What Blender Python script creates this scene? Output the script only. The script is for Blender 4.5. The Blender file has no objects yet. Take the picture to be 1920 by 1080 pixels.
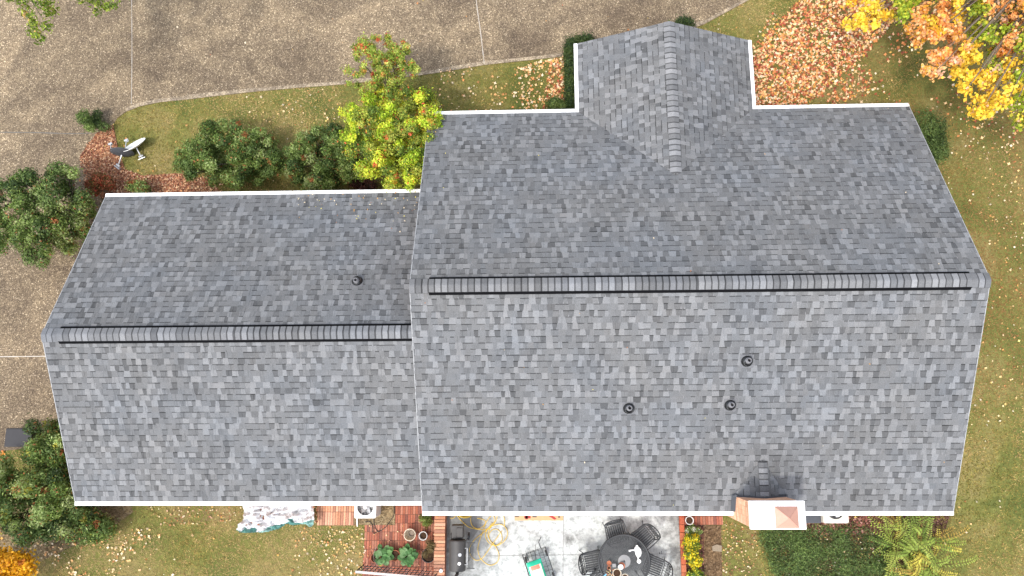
import bpy, math, random
import numpy as np
from mathutils import Vector, Matrix

random.seed(7)
C = bpy.context.scene.collection
SC = bpy.context.scene
# ------------------------------------------------------------------ camera
CAM_H, FPX = 21.354, 1363.24
TILT, ROLL, YAW = 0.18035, 0.03214, -0.00441
RC = Matrix.Rotation(YAW, 3, 'Z') @ Matrix.Rotation(ROLL, 3, 'Y') @ Matrix.Rotation(TILT, 3, 'X')
cam = bpy.data.cameras.new('camera'); co = bpy.data.objects.new('camera', cam); C.objects.link(co)
cam.sensor_width = 36; cam.lens = FPX / 1920 * 36; cam.clip_start = 0.1; cam.clip_end = 400
co.matrix_world = Matrix.Translation((0, 0, CAM_H)) @ RC.to_4x4()
SC.camera = co
# ------------------------------------------------------------------ light
SUN_AZ = (-0.60, -0.80)          # horizontal direction towards the sun
SUN_EL = math.radians(60)
W = bpy.data.worlds.new('World'); SC.world = W; W.use_nodes = True
wn = W.node_tree; bg = wn.nodes['Background']
sky = wn.nodes.new('ShaderNodeTexSky'); sky.sky_type = 'NISHITA'; sky.sun_disc = False
sky.sun_elevation = SUN_EL; sky.sun_rotation = math.atan2(SUN_AZ[0], SUN_AZ[1])
sky.air_density = 1.0; sky.dust_density = 2.5; sky.ozone_density = 0.8
hs = wn.nodes.new('ShaderNodeHueSaturation'); hs.inputs['Saturation'].default_value = 0.45; hs.inputs['Value'].default_value = 2.5   # bright thin cloud veil
wn.links.new(sky.outputs[0], hs.inputs['Color']); wn.links.new(hs.outputs[0], bg.inputs[0]); bg.inputs[1].default_value = 0.15
sl = bpy.data.lights.new('sun', 'SUN'); sl.energy = 2.0; sl.angle = math.radians(4); sl.color = (1.0, 0.95, 0.86)
so = bpy.data.objects.new('sun', sl); C.objects.link(so)
hl = math.hypot(*SUN_AZ)
sd = Vector((-SUN_AZ[0] / hl * math.cos(SUN_EL), -SUN_AZ[1] / hl * math.cos(SUN_EL), -math.sin(SUN_EL)))
so.rotation_euler = sd.to_track_quat('-Z', 'Y').to_euler(); so.location = (-20, -30, 40)
SC.view_settings.view_transform = 'Standard'; SC.view_settings.look = 'None'
SC.view_settings.gamma = 1; SC.view_settings.exposure = 0.25
SC.cycles.max_bounces = 6

def at(px, py, z=0.0):
    """world point at height z seen at a place of the photograph"""
    d = RC @ Vector(((px - 960) / FPX, -(py - 540) / FPX, -1.0))
    t = (z - CAM_H) / d.z
    return Vector((d.x * t, d.y * t, z))

# ------------------------------------------------------------------ materials
def nd(nt, t, **kw):
    n = nt.nodes.new(t)
    for k, v in kw.items():
        if hasattr(n, k): setattr(n, k, v)
        else: n.inputs[k].default_value = v
    return n
def ramp(nt, stops, interp='LINEAR'):
    r = nt.nodes.new('ShaderNodeValToRGB'); r.color_ramp.interpolation = interp
    e = r.color_ramp.elements
    while len(e) > 1: e.remove(e[0])
    e[0].position = stops[0][0]; e[0].color = (*stops[0][1], 1)
    for p, c in stops[1:]:
        x = e.new(p); x.color = (*c, 1)
    return r
def noise(nt, co, scale, detail=4, rough=0.6, dist=0.0):
    n = nd(nt, 'ShaderNodeTexNoise'); n.inputs['Scale'].default_value = scale; n.inputs['Detail'].default_value = detail
    n.inputs['Roughness'].default_value = rough; n.inputs['Distortion'].default_value = dist
    nt.links.new(co, n.inputs['Vector']); return n
def mix(nt, fac, a, b, mode='MIX'):
    m = nt.nodes.new('ShaderNodeMix'); m.data_type = 'RGBA'; m.blend_type = mode; m.clamp_factor = True
    for s, v in ((0, fac), (6, a), (7, b)):
        if hasattr(v, 'links') or isinstance(v, bpy.types.NodeSocket): nt.links.new(v, m.inputs[s])
        elif s == 0: m.inputs[0].default_value = v
        else: m.inputs[s].default_value = (*v, 1) if len(v) == 3 else v
    return m.outputs[2]
def bump(nt, h, strength, dist, out):
    b = nt.nodes.new('ShaderNodeBump'); b.inputs['Strength'].default_value = strength; b.inputs['Distance'].default_value = dist
    nt.links.new(h, b.inputs['Height']); nt.links.new(b.outputs[0], out)
def newmat(name, rough=0.8, spec=0.3):
    m = bpy.data.materials.new(name); m.use_nodes = True; nt = m.node_tree; p = nt.nodes['Principled BSDF']
    p.inputs['Roughness'].default_value = rough; p.inputs['Specular IOR Level'].default_value = spec
    g = nt.nodes.new('ShaderNodeNewGeometry')
    return m, nt, p, g.outputs['Position']
def simple(name, col, rough=0.6, spec=0.4, metal=0.0, var=0.18, scale=12, bmp=0.0):
    m, nt, p, co_ = newmat(name, rough, spec); p.inputs['Metallic'].default_value = metal
    n = noise(nt, co_, scale, 5); n2 = noise(nt, co_, scale * 9, 3)
    a = tuple(max(0, c * (1 - var)) for c in col); b = tuple(min(1, c * (1 + var)) for c in col)
    c1 = mix(nt, n.outputs[0], a, b); c2 = mix(nt, n2.outputs[0], (0.88,) * 3, (1.1,) * 3)
    nt.links.new(mix(nt, 1.0, c1, c2, 'MULTIPLY'), p.inputs['Base Color'])
    if bmp: bump(nt, n2.outputs[0], bmp, 0.01, p.inputs['Normal'])
    return m
def attrmat(name, rough=0.85, spec=0.2, grain=0.15, gscale=60, trans=0.0, bmp=0.0, tint=0.0):
    m, nt, p, co_ = newmat(name, rough, spec)
    a = nt.nodes.new('ShaderNodeAttribute'); a.attribute_name = 'Col'
    n = noise(nt, co_, gscale, 2, 0.7)
    r = ramp(nt, [(0.3, (1 - grain,) * 3), (0.7, (1 + grain,) * 3)]); nt.links.new(n.outputs[0], r.inputs[0])
    c = mix(nt, 1.0, a.outputs['Color'], r.outputs[0], 'MULTIPLY')
    if tint:
        t = noise(nt, co_, 0.7, 2, 0.5); r2 = ramp(nt, [(0.35, (1 + tint * .6, 1.0, 1 - tint * .9)), (0.52, (1, 1, 1)), (0.68, (1 - tint * 1.2, 1 - tint * .2, 1 + tint))]); nt.links.new(t.outputs[0], r2.inputs[0])
        c = mix(nt, 1.0, c, r2.outputs[0], 'MULTIPLY')
        t3 = noise(nt, co_, 1.7, 4, 0.6); r3 = ramp(nt, [(0.3, (.93,) * 3), (0.7, (1.07,) * 3)]); nt.links.new(t3.outputs[0], r3.inputs[0])
        c = mix(nt, 1.0, c, r3.outputs[0], 'MULTIPLY')
    nt.links.new(c, p.inputs['Base Color'])
    if bmp: bump(nt, n.outputs[0], bmp, 0.006, p.inputs['Normal'])
    if trans:
        tr = nt.nodes.new('ShaderNodeBsdfTranslucent'); nt.links.new(c, tr.inputs[0])
        ms = nt.nodes.new('ShaderNodeMixShader'); ms.inputs[0].default_value = trans
        nt.links.new(p.outputs[0], ms.inputs[1]); nt.links.new(tr.outputs[0], ms.inputs[2])
        nt.links.new(ms.outputs[0], nt.nodes['Material Output'].inputs[0])
    return m

M = {}
M['shingle'] = attrmat('asphalt_shingle', 0.95, 0.12, 0.22, 55, bmp=0.5, tint=0.022)
M['leaf'] = attrmat('leaf', 0.55, 0.3, 0.10, 40, trans=0.35)
M['dryleaf'] = attrmat('dry_leaf', 0.7, 0.2, 0.10, 40, trans=0.12)
M['blade'] = attrmat('grass_blade', 0.7, 0.15, 0.12, 30, trans=0.2)
M['bark'] = simple('bark', (0.16, 0.13, 0.10), 0.9, 0.1, var=0.4, scale=20, bmp=0.6)
M['brick'] = attrmat('brick', 0.9, 0.15, 0.22, 45, bmp=0.4)
M['white'] = simple('white_paint', (0.83, 0.83, 0.82), 0.45, 0.4, var=0.03, scale=3)
M['cap'] = simple('white_chimney_cap', (0.86, 0.85, 0.83), 0.5, 0.3, var=0.03, scale=3)
M['fascia'] = simple('fascia_paint', (0.62, 0.62, 0.61), 0.5, 0.3, var=0.06, scale=4)
M['drip'] = simple('grey_drip_edge', (0.30, 0.305, 0.31), 0.5, 0.3, var=0.1, scale=8)
M['copper'] = simple('copper_sheet', (0.50, 0.27, 0.20), 0.45, 0.4, metal=0.35, var=0.12, scale=5)
M['black'] = simple('black_metal', (0.028, 0.030, 0.032), 0.5, 0.4, var=0.25, scale=30)
M['blackflat'] = simple('black_plastic', (0.006, 0.006, 0.007), 0.9, 0.05, var=0.2, scale=30)
M['rubber'] = simple('black_rubber', (0.007, 0.0075, 0.008), 0.32, 0.6, var=0.2, scale=20)
M['pipe'] = simple('grey_pipe', (0.16, 0.16, 0.17), 0.4, 0.5, var=0.2, scale=20)
M['lead'] = simple('lead_flashing', (0.055, 0.06, 0.07), 0.6, 0.4, var=0.25, scale=10)
M['steel'] = simple('galvanised_steel', (0.50, 0.51, 0.52), 0.4, 0.5, metal=0.4, var=0.12, scale=14)
M['dish'] = simple('grey_dish_paint', (0.72, 0.72, 0.70), 0.5, 0.4, var=0.12, scale=8)
M['dishdark'] = simple('shaded_dish_paint', (0.060, 0.064, 0.072), 0.6, 0.3, var=0.2, scale=8)  # dark tone stands in for shade on the edge-on dish
M['smoker'] = simple('charred_black_steel', (0.050, 0.047, 0.045), 0.55, 0.4, var=0.35, scale=6)
M['yellow'] = simple('yellow_hose', (0.62, 0.42, 0.06), 0.45, 0.4, var=0.12, scale=8)
M['cable'] = simple('black_cable', (0.03, 0.025, 0.022), 0.6, 0.3)
M['cream'] = simple('cream_plastic', (0.60, 0.52, 0.40), 0.5, 0.4, var=0.1, scale=10)
M['terra'] = simple('terracotta', (0.36, 0.13, 0.07), 0.8, 0.2, var=0.25, scale=15)
M['soil'] = simple('potting_soil', (0.06, 0.035, 0.022), 1.0, 0.05, var=0.5, scale=50, bmp=1)
M['acwhite'] = simple('pale_metal_casing', (0.62, 0.62, 0.60), 0.45, 0.4, var=0.06, scale=5)
M['acgrey'] = simple('grey_fan_guard', (0.20, 0.20, 0.20), 0.4, 0.5, metal=0.3, var=0.15, scale=20)
M['acbeige'] = simple('beige_metal_casing', (0.52, 0.49, 0.42), 0.45, 0.4, var=0.06, scale=5)
M['graypaint'] = simple('grey_rail_paint', (0.42, 0.41, 0.40), 0.5, 0.3, var=0.1, scale=10)
M['bagmat'] = attrmat('printed_bag', 0.4, 0.4, 0.05, 20)
M['bin'] = simple('dark_grey_plastic', (0.022, 0.021, 0.024), 0.6, 0.4, var=0.3, scale=9)
M['tarp'] = attrmat('tarp', 0.5, 0.3, 0.04, 20, trans=0.1)
M['lath'] = simple('grey_wood', (0.22, 0.18, 0.15), 0.8, 0.2, var=0.3, scale=20)

# ground-type materials
def ground_mat():
    m, nt, p, co_ = newmat('lawn_soil', 0.95, 0.05)
    n1 = noise(nt, co_, 0.55, 5, 0.6, 0.4); n2 = noise(nt, co_, 7, 6, 0.75); n3 = noise(nt, co_, 45, 3, 0.7)
    r1 = ramp(nt, [(0.30, (0.085, 0.105, 0.030)), (0.48, (0.150, 0.150, 0.045)), (0.62, (0.215, 0.180, 0.072)), (0.75, (0.28, 0.215, 0.11))])
    nt.links.new(n1.outputs[0], r1.inputs[0])
    r2 = ramp(nt, [(0.3, (0.62, 0.66, 0.6)), (0.7, (1.3, 1.25, 1.25))]); nt.links.new(n2.outputs[0], r2.inputs[0])
    r3 = ramp(nt, [(0.3, (0.55,) * 3), (0.7, (1.4,) * 3)]); nt.links.new(n3.outputs[0], r3.inputs[0])
    c = mix(nt, 1, mix(nt, 1, r1.outputs[0], r2.outputs[0], 'MULTIPLY'), r3.outputs[0], 'MULTIPLY')
    nt.links.new(c, p.inputs['Base Color']); bump(nt, n3.outputs[0], 0.8, 0.02, p.inputs['Normal'])
    return m
def aggregate_mat(name, lo, mid, hi, big=0.5, top=None, sc=30):
    m, nt, p, co_ = newmat(name, 0.9, 0.15)
    v = nd(nt, 'ShaderNodeTexVoronoi'); v.inputs['Scale'].default_value = sc; nt.links.new(co_, v.inputs['Vector'])
    sx = nt.nodes.new('ShaderNodeSeparateColor'); nt.links.new(v.outputs['Color'], sx.inputs[0])
    r = ramp(nt, [(0.0, lo), (0.42, mid), (0.78, tuple(c * 1.35 for c in mid)), (0.93, hi), (1.0, top or hi)])
    nt.links.new(sx.outputs[0], r.inputs[0])
    n1 = noise(nt, co_, big, 6, 0.62, 0.8); r1 = ramp(nt, [(0.36, (0.70, 0.69, 0.70)), (0.5, (0.95, 0.95, 0.94)), (0.66, (1.32, 1.31, 1.26))]); nt.links.new(n1.outputs[0], r1.inputs[0])
    n2 = noise(nt, co_, 14, 3, 0.7); r2 = ramp(nt, [(0.3, (0.80,) * 3), (0.7, (1.2,) * 3)]); nt.links.new(n2.outputs[0], r2.inputs[0])
    n3 = noise(nt, co_, 2.6, 5, 0.7, 0.5); r3 = ramp(nt, [(0.35, (0.86, 0.85, 0.86)), (0.62, (1.14, 1.13, 1.10))]); nt.links.new(n3.outputs[0], r3.inputs[0])
    c = mix(nt, 1, mix(nt, 1, r.outputs[0], r1.outputs[0], 'MULTIPLY'), r2.outputs[0], 'MULTIPLY')
    c = mix(nt, 1, c, r3.outputs[0], 'MULTIPLY')
    nt.links.new(c, p.inputs['Base Color']); bump(nt, v.outputs['Distance'], 0.5, 0.01, p.inputs['Normal'])
    return m
def concrete_mat():
    m, nt, p, co_ = newmat('stained_concrete', 0.85, 0.2)
    n1 = noise(nt, co_, 0.9, 8, 0.68, 0.6); r1 = ramp(nt, [(0.33, (0.20, 0.20, 0.19)), (0.42, (0.42, 0.43, 0.42)), (0.50, (0.54, 0.565, 0.555)), (0.75, (0.66, 0.69, 0.675))]); nt.links.new(n1.outputs[0], r1.inputs[0])
    sx = nt.nodes.new('ShaderNodeSeparateXYZ'); nt.links.new(co_, sx.inputs[0]); ns = noise(nt, co_, 3.2, 7, 0.7)
    def band(a, b):
        mr = nt.nodes.new('ShaderNodeMapRange'); mr.inputs[1].default_value = a; mr.inputs[2].default_value = b; nt.links.new(sx.outputs[0], mr.inputs[0])
        ad = nd(nt, 'ShaderNodeMath', operation='MULTIPLY_ADD'); nt.links.new(ns.outputs[0], ad.inputs[0]); ad.inputs[1].default_value = 1.8; ad.inputs[2].default_value = -.9
        sm = nd(nt, 'ShaderNodeMath', operation='ADD'); nt.links.new(mr.outputs[0], sm.inputs[0]); nt.links.new(ad.outputs[0], sm.inputs[1]); return sm.outputs[0]
    stain = mix(nt, band(3.25, 4.1), r1.outputs[0], (0.16, 0.16, 0.15)); stain = mix(nt, band(-.55, -2.1), stain, (0.20, 0.205, 0.20))
    n2 = noise(nt, co_, 9, 6, 0.75); r2 = ramp(nt, [(0.34, (0.55, 0.56, 0.55)), (0.52, (0.98,) * 3), (0.7, (1.10,) * 3)]); nt.links.new(n2.outputs[0], r2.inputs[0])
    n3 = noise(nt, co_, 60, 3, 0.7); r3 = ramp(nt, [(0.3, (0.86,) * 3), (0.7, (1.1,) * 3)]); nt.links.new(n3.outputs[0], r3.inputs[0])
    c = mix(nt, 1, mix(nt, 1, stain, r2.outputs[0], 'MULTIPLY'), r3.outputs[0], 'MULTIPLY')
    nt.links.new(c, p.inputs['Base Color']); bump(nt, n3.outputs[0], 0.3, 0.004, p.inputs['Normal'])
    return m
M['lawn'] = ground_mat()
M['driveway'] = aggregate_mat('exposed_aggregate', (0.088, 0.066, 0.045), (0.145, 0.112, 0.076), (0.27, 0.212, 0.140), top=(.50, .41, .29), sc=44)
M['driveedge'] = aggregate_mat('pale_concrete_edge', (0.15, 0.118, 0.085), (0.22, 0.18, 0.13), (0.36, 0.30, 0.22), 2)
M['concrete'] = concrete_mat()
M['darkconc'] = simple('dark_concrete', (0.17, 0.175, 0.17), 0.8, 0.2, var=0.55, scale=5, bmp=.2)
M['mulch'] = aggregate_mat('leaf_mulch', (0.10, 0.045, 0.03), (0.22, 0.10, 0.055), (0.48, 0.28, 0.16), 1.2)
M['darkmulch'] = aggregate_mat('dark_mulch', (0.03, 0.015, 0.012), (0.075, 0.035, 0.026), (0.22, 0.12, 0.09), 1.2)
M['dirt'] = aggregate_mat('dirt', (0.09, 0.065, 0.035), (0.17, 0.125, 0.07), (0.25, 0.20, 0.12), 1.6)
M['path'] = aggregate_mat('brown_path', (0.05, 0.03, 0.016), (0.095, 0.062, 0.034), (0.16, 0.11, 0.066), 1.2)
M['mortar'] = simple('mortar', (0.13, 0.075, 0.055), 0.95, 0.1, var=0.3, scale=20)

# ------------------------------------------------------------------ mesh builder
class MB:
    def __init__(s): s.v = []; s.f = []; s.c = []
    def face(s, pts, col=(1, 1, 1)):
        i = len(s.v); s.v += [tuple(p) for p in pts]; s.f.append(tuple(range(i, i + len(pts)))); s.c.append(col)
    def box(s, lo, hi, col=(1, 1, 1), m=None, bottom=True):
        x0, y0, z0 = lo; x1, y1, z1 = hi
        P = [Vector(p) for p in ((x0,y0,z0),(x1,y0,z0),(x1,y1,z0),(x0,y1,z0),(x0,y0,z1),(x1,y0,z1),(x1,y1,z1),(x0,y1,z1))]
        if m is not None: P = [m @ p for p in P]
        i = len(s.v); s.v += [tuple(p) for p in P]
        F = [(4,5,6,7),(0,1,5,4),(1,2,6,5),(2,3,7,6),(3,0,4,7)] + ([(3,2,1,0)] if bottom else [])
        for f in F: s.f.append(tuple(i + k for k in f)); s.c.append(col)
    def prism(s, prof, a, b, col=(1, 1, 1), cap=True):
        """profile of 3D points swept by the vector b-a (prof given at a)"""
        d = Vector(b) - Vector(a); n = len(prof); i = len(s.v)
        s.v += [tuple(Vector(p)) for p in prof] + [tuple(Vector(p) + d) for p in prof]
        for k in range(n):
            s.f.append((i + k, i + (k + 1) % n, i + n + (k + 1) % n, i + n + k)); s.c.append(col)
        if cap:
            s.f.append(tuple(i + k for k in reversed(range(n)))); s.c.append(col)
            s.f.append(tuple(i + n + k for k in range(n))); s.c.append(col)
    def tube(s, pts, r, n=8, col=(1, 1, 1), closed=False, m=None):
        pts = [Vector(p) for p in pts]
        if m is not None: pts = [m @ p for p in pts]
        k = len(pts); rr = r if isinstance(r, (list, tuple)) else [r] * k
        rings = []; up = None
        for j in range(k):
            a = pts[j - 1] if (j > 0 or closed) else pts[j]; b = pts[(j + 1) % k] if (j < k - 1 or closed) else pts[j]
            t = (b - a)
            t = t.normalized() if t.length > 1e-9 else Vector((0, 0, 1))
            if up is None: up = t.orthogonal().normalized()
            u = (up - t * up.dot(t)); u = u.normalized() if u.length > 1e-6 else t.orthogonal().normalized(); up = u
            w = t.cross(u); i = len(s.v)
            for q in range(n):
                an = 2 * math.pi * q / n
                s.v.append(tuple(pts[j] + (u * math.cos(an) + w * math.sin(an)) * rr[j]))
            rings.append(i)
        for j in range(k if closed else k - 1):
            a, b = rings[j], rings[(j + 1) % k]
            for q in range(n):
                s.f.append((a + q, a + (q + 1) % n, b + (q + 1) % n, b + q)); s.c.append(col)
        if not closed:
            s.f.append(tuple(rings[0] + q for q in reversed(range(n)))); s.c.append(col)
            s.f.append(tuple(rings[-1] + q for q in range(n))); s.c.append(col)
    def lathe(s, prof, n=24, m=None, col=(1, 1, 1), a0=0, a1=2 * math.pi):
        m = m or Matrix.Identity(4); i = len(s.v); k = len(prof)
        full = abs(a1 - a0 - 2 * math.pi) < 1e-6; N = n if full else n + 1
        for q in range(N):
            an = a0 + (a1 - a0) * q / n
            for r, z in prof: s.v.append(tuple(m @ Vector((r * math.cos(an), r * math.sin(an), z))))
        for q in range(n):
            a = i + q * k; b = i + ((q + 1) % N) * k
            for j in range(k - 1):
                s.f.append((a + j, b + j, b + j + 1, a + j + 1)); s.c.append(col)
    def build(s, name, mat, parent=None, smooth=False, bevel=0):
        me = bpy.data.meshes.new(name); me.from_pydata(s.v, [], s.f); me.update()
        a = me.color_attributes.new('Col', 'FLOAT_COLOR', 'CORNER')
        buf = np.ones((len(me.loops), 4), np.float32); tot = np.array([len(f) for f in s.f])
        buf[:, :3] = np.repeat(np.array(s.c, np.float32), tot, axis=0); a.data.foreach_set('color', buf.ravel())
        me.materials.append(mat)
        if smooth: me.polygons.foreach_set('use_smooth', [True] * len(me.polygons))
        o = bpy.data.objects.new(name, me); C.objects.link(o)
        if bevel:
            b = o.modifiers.new('bevel', 'BEVEL'); b.width = bevel; b.segments = 2; b.limit_method = 'ANGLE'
        if parent:
            o.parent = parent; pi = parent_inv(parent)
            me.transform(pi)
        return o
def parent_inv(p):
    m = Matrix.Identity(4)
    while p is not None:
        m = p.matrix_basis @ m; p = p.parent
    return m.inverted()
def thing(name, label, cat, loc=(0, 0, 0), group=None, rot=None):
    o = bpy.data.objects.new(name, None); C.objects.link(o); o.location = loc; o.empty_display_size = 0.2
    if rot is not None: o.rotation_euler = rot
    o['label'] = label; o['category'] = cat
    if group: o['group'] = group
    return o
def tag(o, label, cat, group=None, kind=None):
    if label: o['label'] = label
    if cat: o['category'] = cat
    if group: o['group'] = group
    if kind: o['kind'] = kind
    return o
def struct(name, mb, mat, label=None):
    o = mb.build(name, mat); o['kind'] = 'structure'
    if label: o['label'] = label
    return o
def npmesh(name, V, nper, cols, mat, parent=None):
    """V (n*nper,3) of n faces of nper corners, one colour per face"""
    n = len(V) // nper; me = bpy.data.meshes.new(name)
    if parent is not None:
        mi = np.array(parent_inv(parent)); V = V @ mi[:3, :3].T + mi[:3, 3]
    me.vertices.add(len(V)); me.vertices.foreach_set('co', V.astype(np.float32).ravel())
    me.loops.add(n * nper); me.loops.foreach_set('vertex_index', np.arange(n * nper, dtype=np.int32))
    me.polygons.add(n); me.polygons.foreach_set('loop_start', np.arange(0, n * nper, nper, dtype=np.int32))
    me.polygons.foreach_set('loop_total', np.full(n, nper, np.int32)); me.update(calc_edges=True)
    a = me.color_attributes.new('Col', 'FLOAT_COLOR', 'CORNER')
    buf = np.ones((n * nper, 4), np.float32); buf[:, :3] = np.repeat(cols, nper, axis=0); a.data.foreach_set('color', buf.ravel())
    me.materials.append(mat); o = bpy.data.objects.new(name, me); C.objects.link(o)
    if parent is not None: o.parent = parent
    return o
def poly_px(pts, z=0.0): return [at(x, y, z) for x, y in pts]
def sheet(name, pts, z, mat, label=None, thick=0.0):
    mb = MB(); P = [at(x, y, 0) for x, y in pts]
    P = [Vector((p.x, p.y, z)) for p in P]
    a = sum(P[i].x * P[(i + 1) % len(P)].y - P[(i + 1) % len(P)].x * P[i].y for i in range(len(P)))
    if a < 0: P.reverse()
    if thick:
        lo = [p - Vector((0, 0, thick)) for p in P]; mb.prism(lo, (0, 0, 0), (0, 0, thick))
    else: mb.face(P)
    return struct(name, mb, mat, label)
def inside(P, X, Y):
    r = np.zeros(len(X), bool); n = len(P)
    for i in range(n):
        x1, y1 = P[i][0], P[i][1]; x2, y2 = P[(i + 1) % n][0], P[(i + 1) % n][1]
        if y1 == y2: continue
        c = ((y1 > Y) != (y2 > Y)) & (X < (x2 - x1) * (Y - y1) / (y2 - y1) + x1); r ^= c
    return r
def spline(pts, n=8, closed=False):
    P = [Vector(p) for p in pts]; out = []; k = len(P)
    for i in range(k if closed else k - 1):
        a = P[(i - 1) % k] if (closed or i > 0) else P[0]; b = P[i]; c = P[(i + 1) % k]; d = P[(i + 2) % k] if (closed or i < k - 2) else P[-1]
        for j in range(n):
            t = j / n
            out.append(0.5 * ((2 * b) + (c - a) * t + (2 * a - 5 * b + 4 * c - d) * t * t + (3 * b - a - 3 * c + d) * t ** 3))
    if not closed: out.append(P[-1])
    return out
# smooth value noise on the ground plane (for scattering)
_g = np.random.default_rng(3).random((64, 64))
def vnoise(X, Y, s):
    x = X * s + 100; y = Y * s + 100; xi = np.floor(x).astype(int); yi = np.floor(y).astype(int); fx = x - xi; fy = y - yi
    fx = fx * fx * (3 - 2 * fx); fy = fy * fy * (3 - 2 * fy); g = lambda a, b: _g[a % 64, b % 64]
    return (g(xi, yi) * (1 - fx) + g(xi + 1, yi) * fx) * (1 - fy) + (g(xi, yi + 1) * (1 - fx) + g(xi + 1, yi + 1) * fx) * fy

# ------------------------------------------------------------------ setting
mb = MB(); mb.face([(-90, -90, 0), (90, -90, 0), (90, 90, 0), (-90, 90, 0)])
struct('lawn', mb, M['lawn'])
DRIVE = [(-900, -500), (1900, -500), (1520, -60), (1405, 0), (1320, 46), (1262, 66), (1200, 84), (1130, 95), (1060, 106), (910, 122), (820, 137), (740, 148), (640, 159), (560, 165), (480, 172),
         (410, 180), (350, 187), (300, 192), (262, 200), (236, 210), (220, 222), (213, 234), (200, 238), (178, 255), (162, 275), (150, 296), (170, 330), (215, 420), (300, 520), (330, 700), (300, 800), (120, 830), (60, 840), (0, 846), (-900, 900)]
sheet('driveway', DRIVE, 0.02, M['driveway'], thick=0.06)
edge = [(1520, -60), (1405, 0), (1320, 46), (1262, 66), (1200, 84), (1130, 95), (1060, 106), (910, 122), (820, 137), (740, 148), (640, 159), (560, 165), (480, 172), (410, 180), (350, 187), (300, 192), (262, 200), (236, 210)]
mb = MB(); P = [at(x, y) for x, y in edge]
for a, b in zip(P, P[1:]):
    n = Vector((0, 1, 0)); w = random.uniform(.11, .16)
    mb.face([(a.x, a.y, .024), (b.x, b.y, .024), (b.x, b.y + w, .024), (a.x, a.y + w, .024)][::-1])
struct('driveway_edge', mb, M['driveedge'])
mb = MB()
for pts, w, c in (([(247, -80), (248, 60), (248, 130), (247, 196)],   .018, .36), ([(888, -80), (893, 0), (901, 60), (908, 120)], .020, .42), ([(-80, 669), (0, 669), (90, 668)], .020, .46),
                  ([(-60, 248), (60, 249), (130, 251), (172, 250)], .030, .10)):
    Q = spline([at(x, y) for x, y in pts], 6)
    for a, b in zip(Q, Q[1:]):
        d = (b - a).normalized(); n = Vector((-d.y, d.x, 0)) * w * random.uniform(.35, .65)
        mb.face([(*(a - n).xy, .0245), (*(b - n).xy, .0245), (*(b + n).xy, .0245), (*(a + n).xy, .0245)], (c, c * .92, c * .8))
struct('driveway_joints', mb, M['bagmat'])
BED = [(213, 234), (200, 238), (178, 255), (162, 275), (150, 296), (160, 340), (190, 372), (420, 372), (400, 338), (330, 325), (270, 330), (235, 318), (222, 280), (216, 250)]
sheet('leaf_mulch_bed', BED, 0.012, M['mulch'])
PATIO = [(838, 930), (1277, 930), (1283, 1150), (836, 1150)]
sheet('patio', PATIO, 0.03, M['concrete'], thick=0.06)
sheet('dark_patio_patch', [(841, 935), (905, 935), (903, 985), (880, 1018), (842, 1022)], 0.034, M['darkconc'])  # patch of darker concrete at the upper left of the patio
mb = MB()
for pts in ([(1057, 930), (1056, 1000), (1055, 1150)], [(843, 1043), (960, 1041), (1277, 1038)], [(1004, 1020), (1004, 1060), (1005, 1150)]):
    Q = [at(*p) for p in pts]
    for a, b in zip(Q, Q[1:]):
        d = (b - a).normalized(); n = Vector((-d.y, d.x, 0)) * .009
        mb.face([(*(a - n).xy, .0345), (*(b - n).xy, .0345), (*(b + n).xy, .0345), (*(a + n).xy, .0345)], (.22, .22, .21))
struct('patio_joints', mb, M['bagmat'])

def brick_col(pal, j=.12):
    c = random.choice(pal); k = random.uniform(1 - j * 1.6, 1 + j); return tuple(v * k for v in c)
RED = [(0.31, 0.110, 0.066), (0.34, 0.125, 0.078), (0.27, 0.092, 0.060), (0.33, 0.145, 0.095), (0.20, 0.085, 0.065), (0.37, 0.165, 0.11)]
ORA = [(0.48, 0.24, 0.145), (0.52, 0.28, 0.175), (0.44, 0.21, 0.125), (0.48, 0.27, 0.18), (0.36, 0.18, 0.12)]
def brick_field(name, quad, bw, bl, pal, z, alongy=True, h=0.05):
    """bricks laid in courses over a quad given by photo points (tl,tr,br,bl)"""
    A, B, Cc, D = [at(x, y) for x, y in quad]; mb = MB()
    x0 = min(A.x, D.x); x1 = max(B.x, Cc.x); y0 = min(D.y, Cc.y); y1 = max(A.y, B.y)
    mb.box((x0, y0, z - h), (x1, y1, z - .008), (0.10, 0.055, 0.042))
    w, l = (bw, bl) if alongy else (bl, bw); g = .012; r = 0; y = y0
    while y < y1 - .02:
        x = x0 - (random.uniform(0, w * .9) if not alongy else 0)
        while x < x1 - .01:
            a = max(x + g / 2, x0); b = min(x + w - g / 2, x1); c_ = y + g / 2; d_ = min(y + l - g / 2, y1)
            if b - a > .015:
                t = random.uniform(-.003, .003)
                mb.box((a, c_, z - .02), (b, d_, z + t), brick_col(pal), bottom=False)
            x += w
        y += l; r += 1
    return mb
s = brick_field('p', [(597, 925), (668, 925), (668, 985), (597, 985)], .075, .37, ORA, .035); struct('orange_brick_paving', s, M['brick'])
s = brick_field('p', [(686, 925), (822, 925), (822, 1046), (686, 1046)], .072, .235, RED, .03); struct('red_brick_paving', s, M['brick'])
s = brick_field('p', [(681, 1046), (822, 1046), (822, 1130), (681, 1130)], .075, .24, RED, .033); struct('lower_brick_paving', s, M['brick'])
s = brick_field('p', [(1279, 925), (1352, 925), (1352, 984), (1279, 984)], .235, .075, RED, .03, alongy=False); struct('brick_landing', s, M['brick'])
sheet('dirt_pad', [(664, 925), (741, 925), (741, 984), (664, 984)], 0.042, M['dirt'], thick=0.05)
sheet('garden_soil', [(1283, 982), (1322, 982), (1324, 1150), (1284, 1150)], 0.008, M['darkmulch'])
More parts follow.
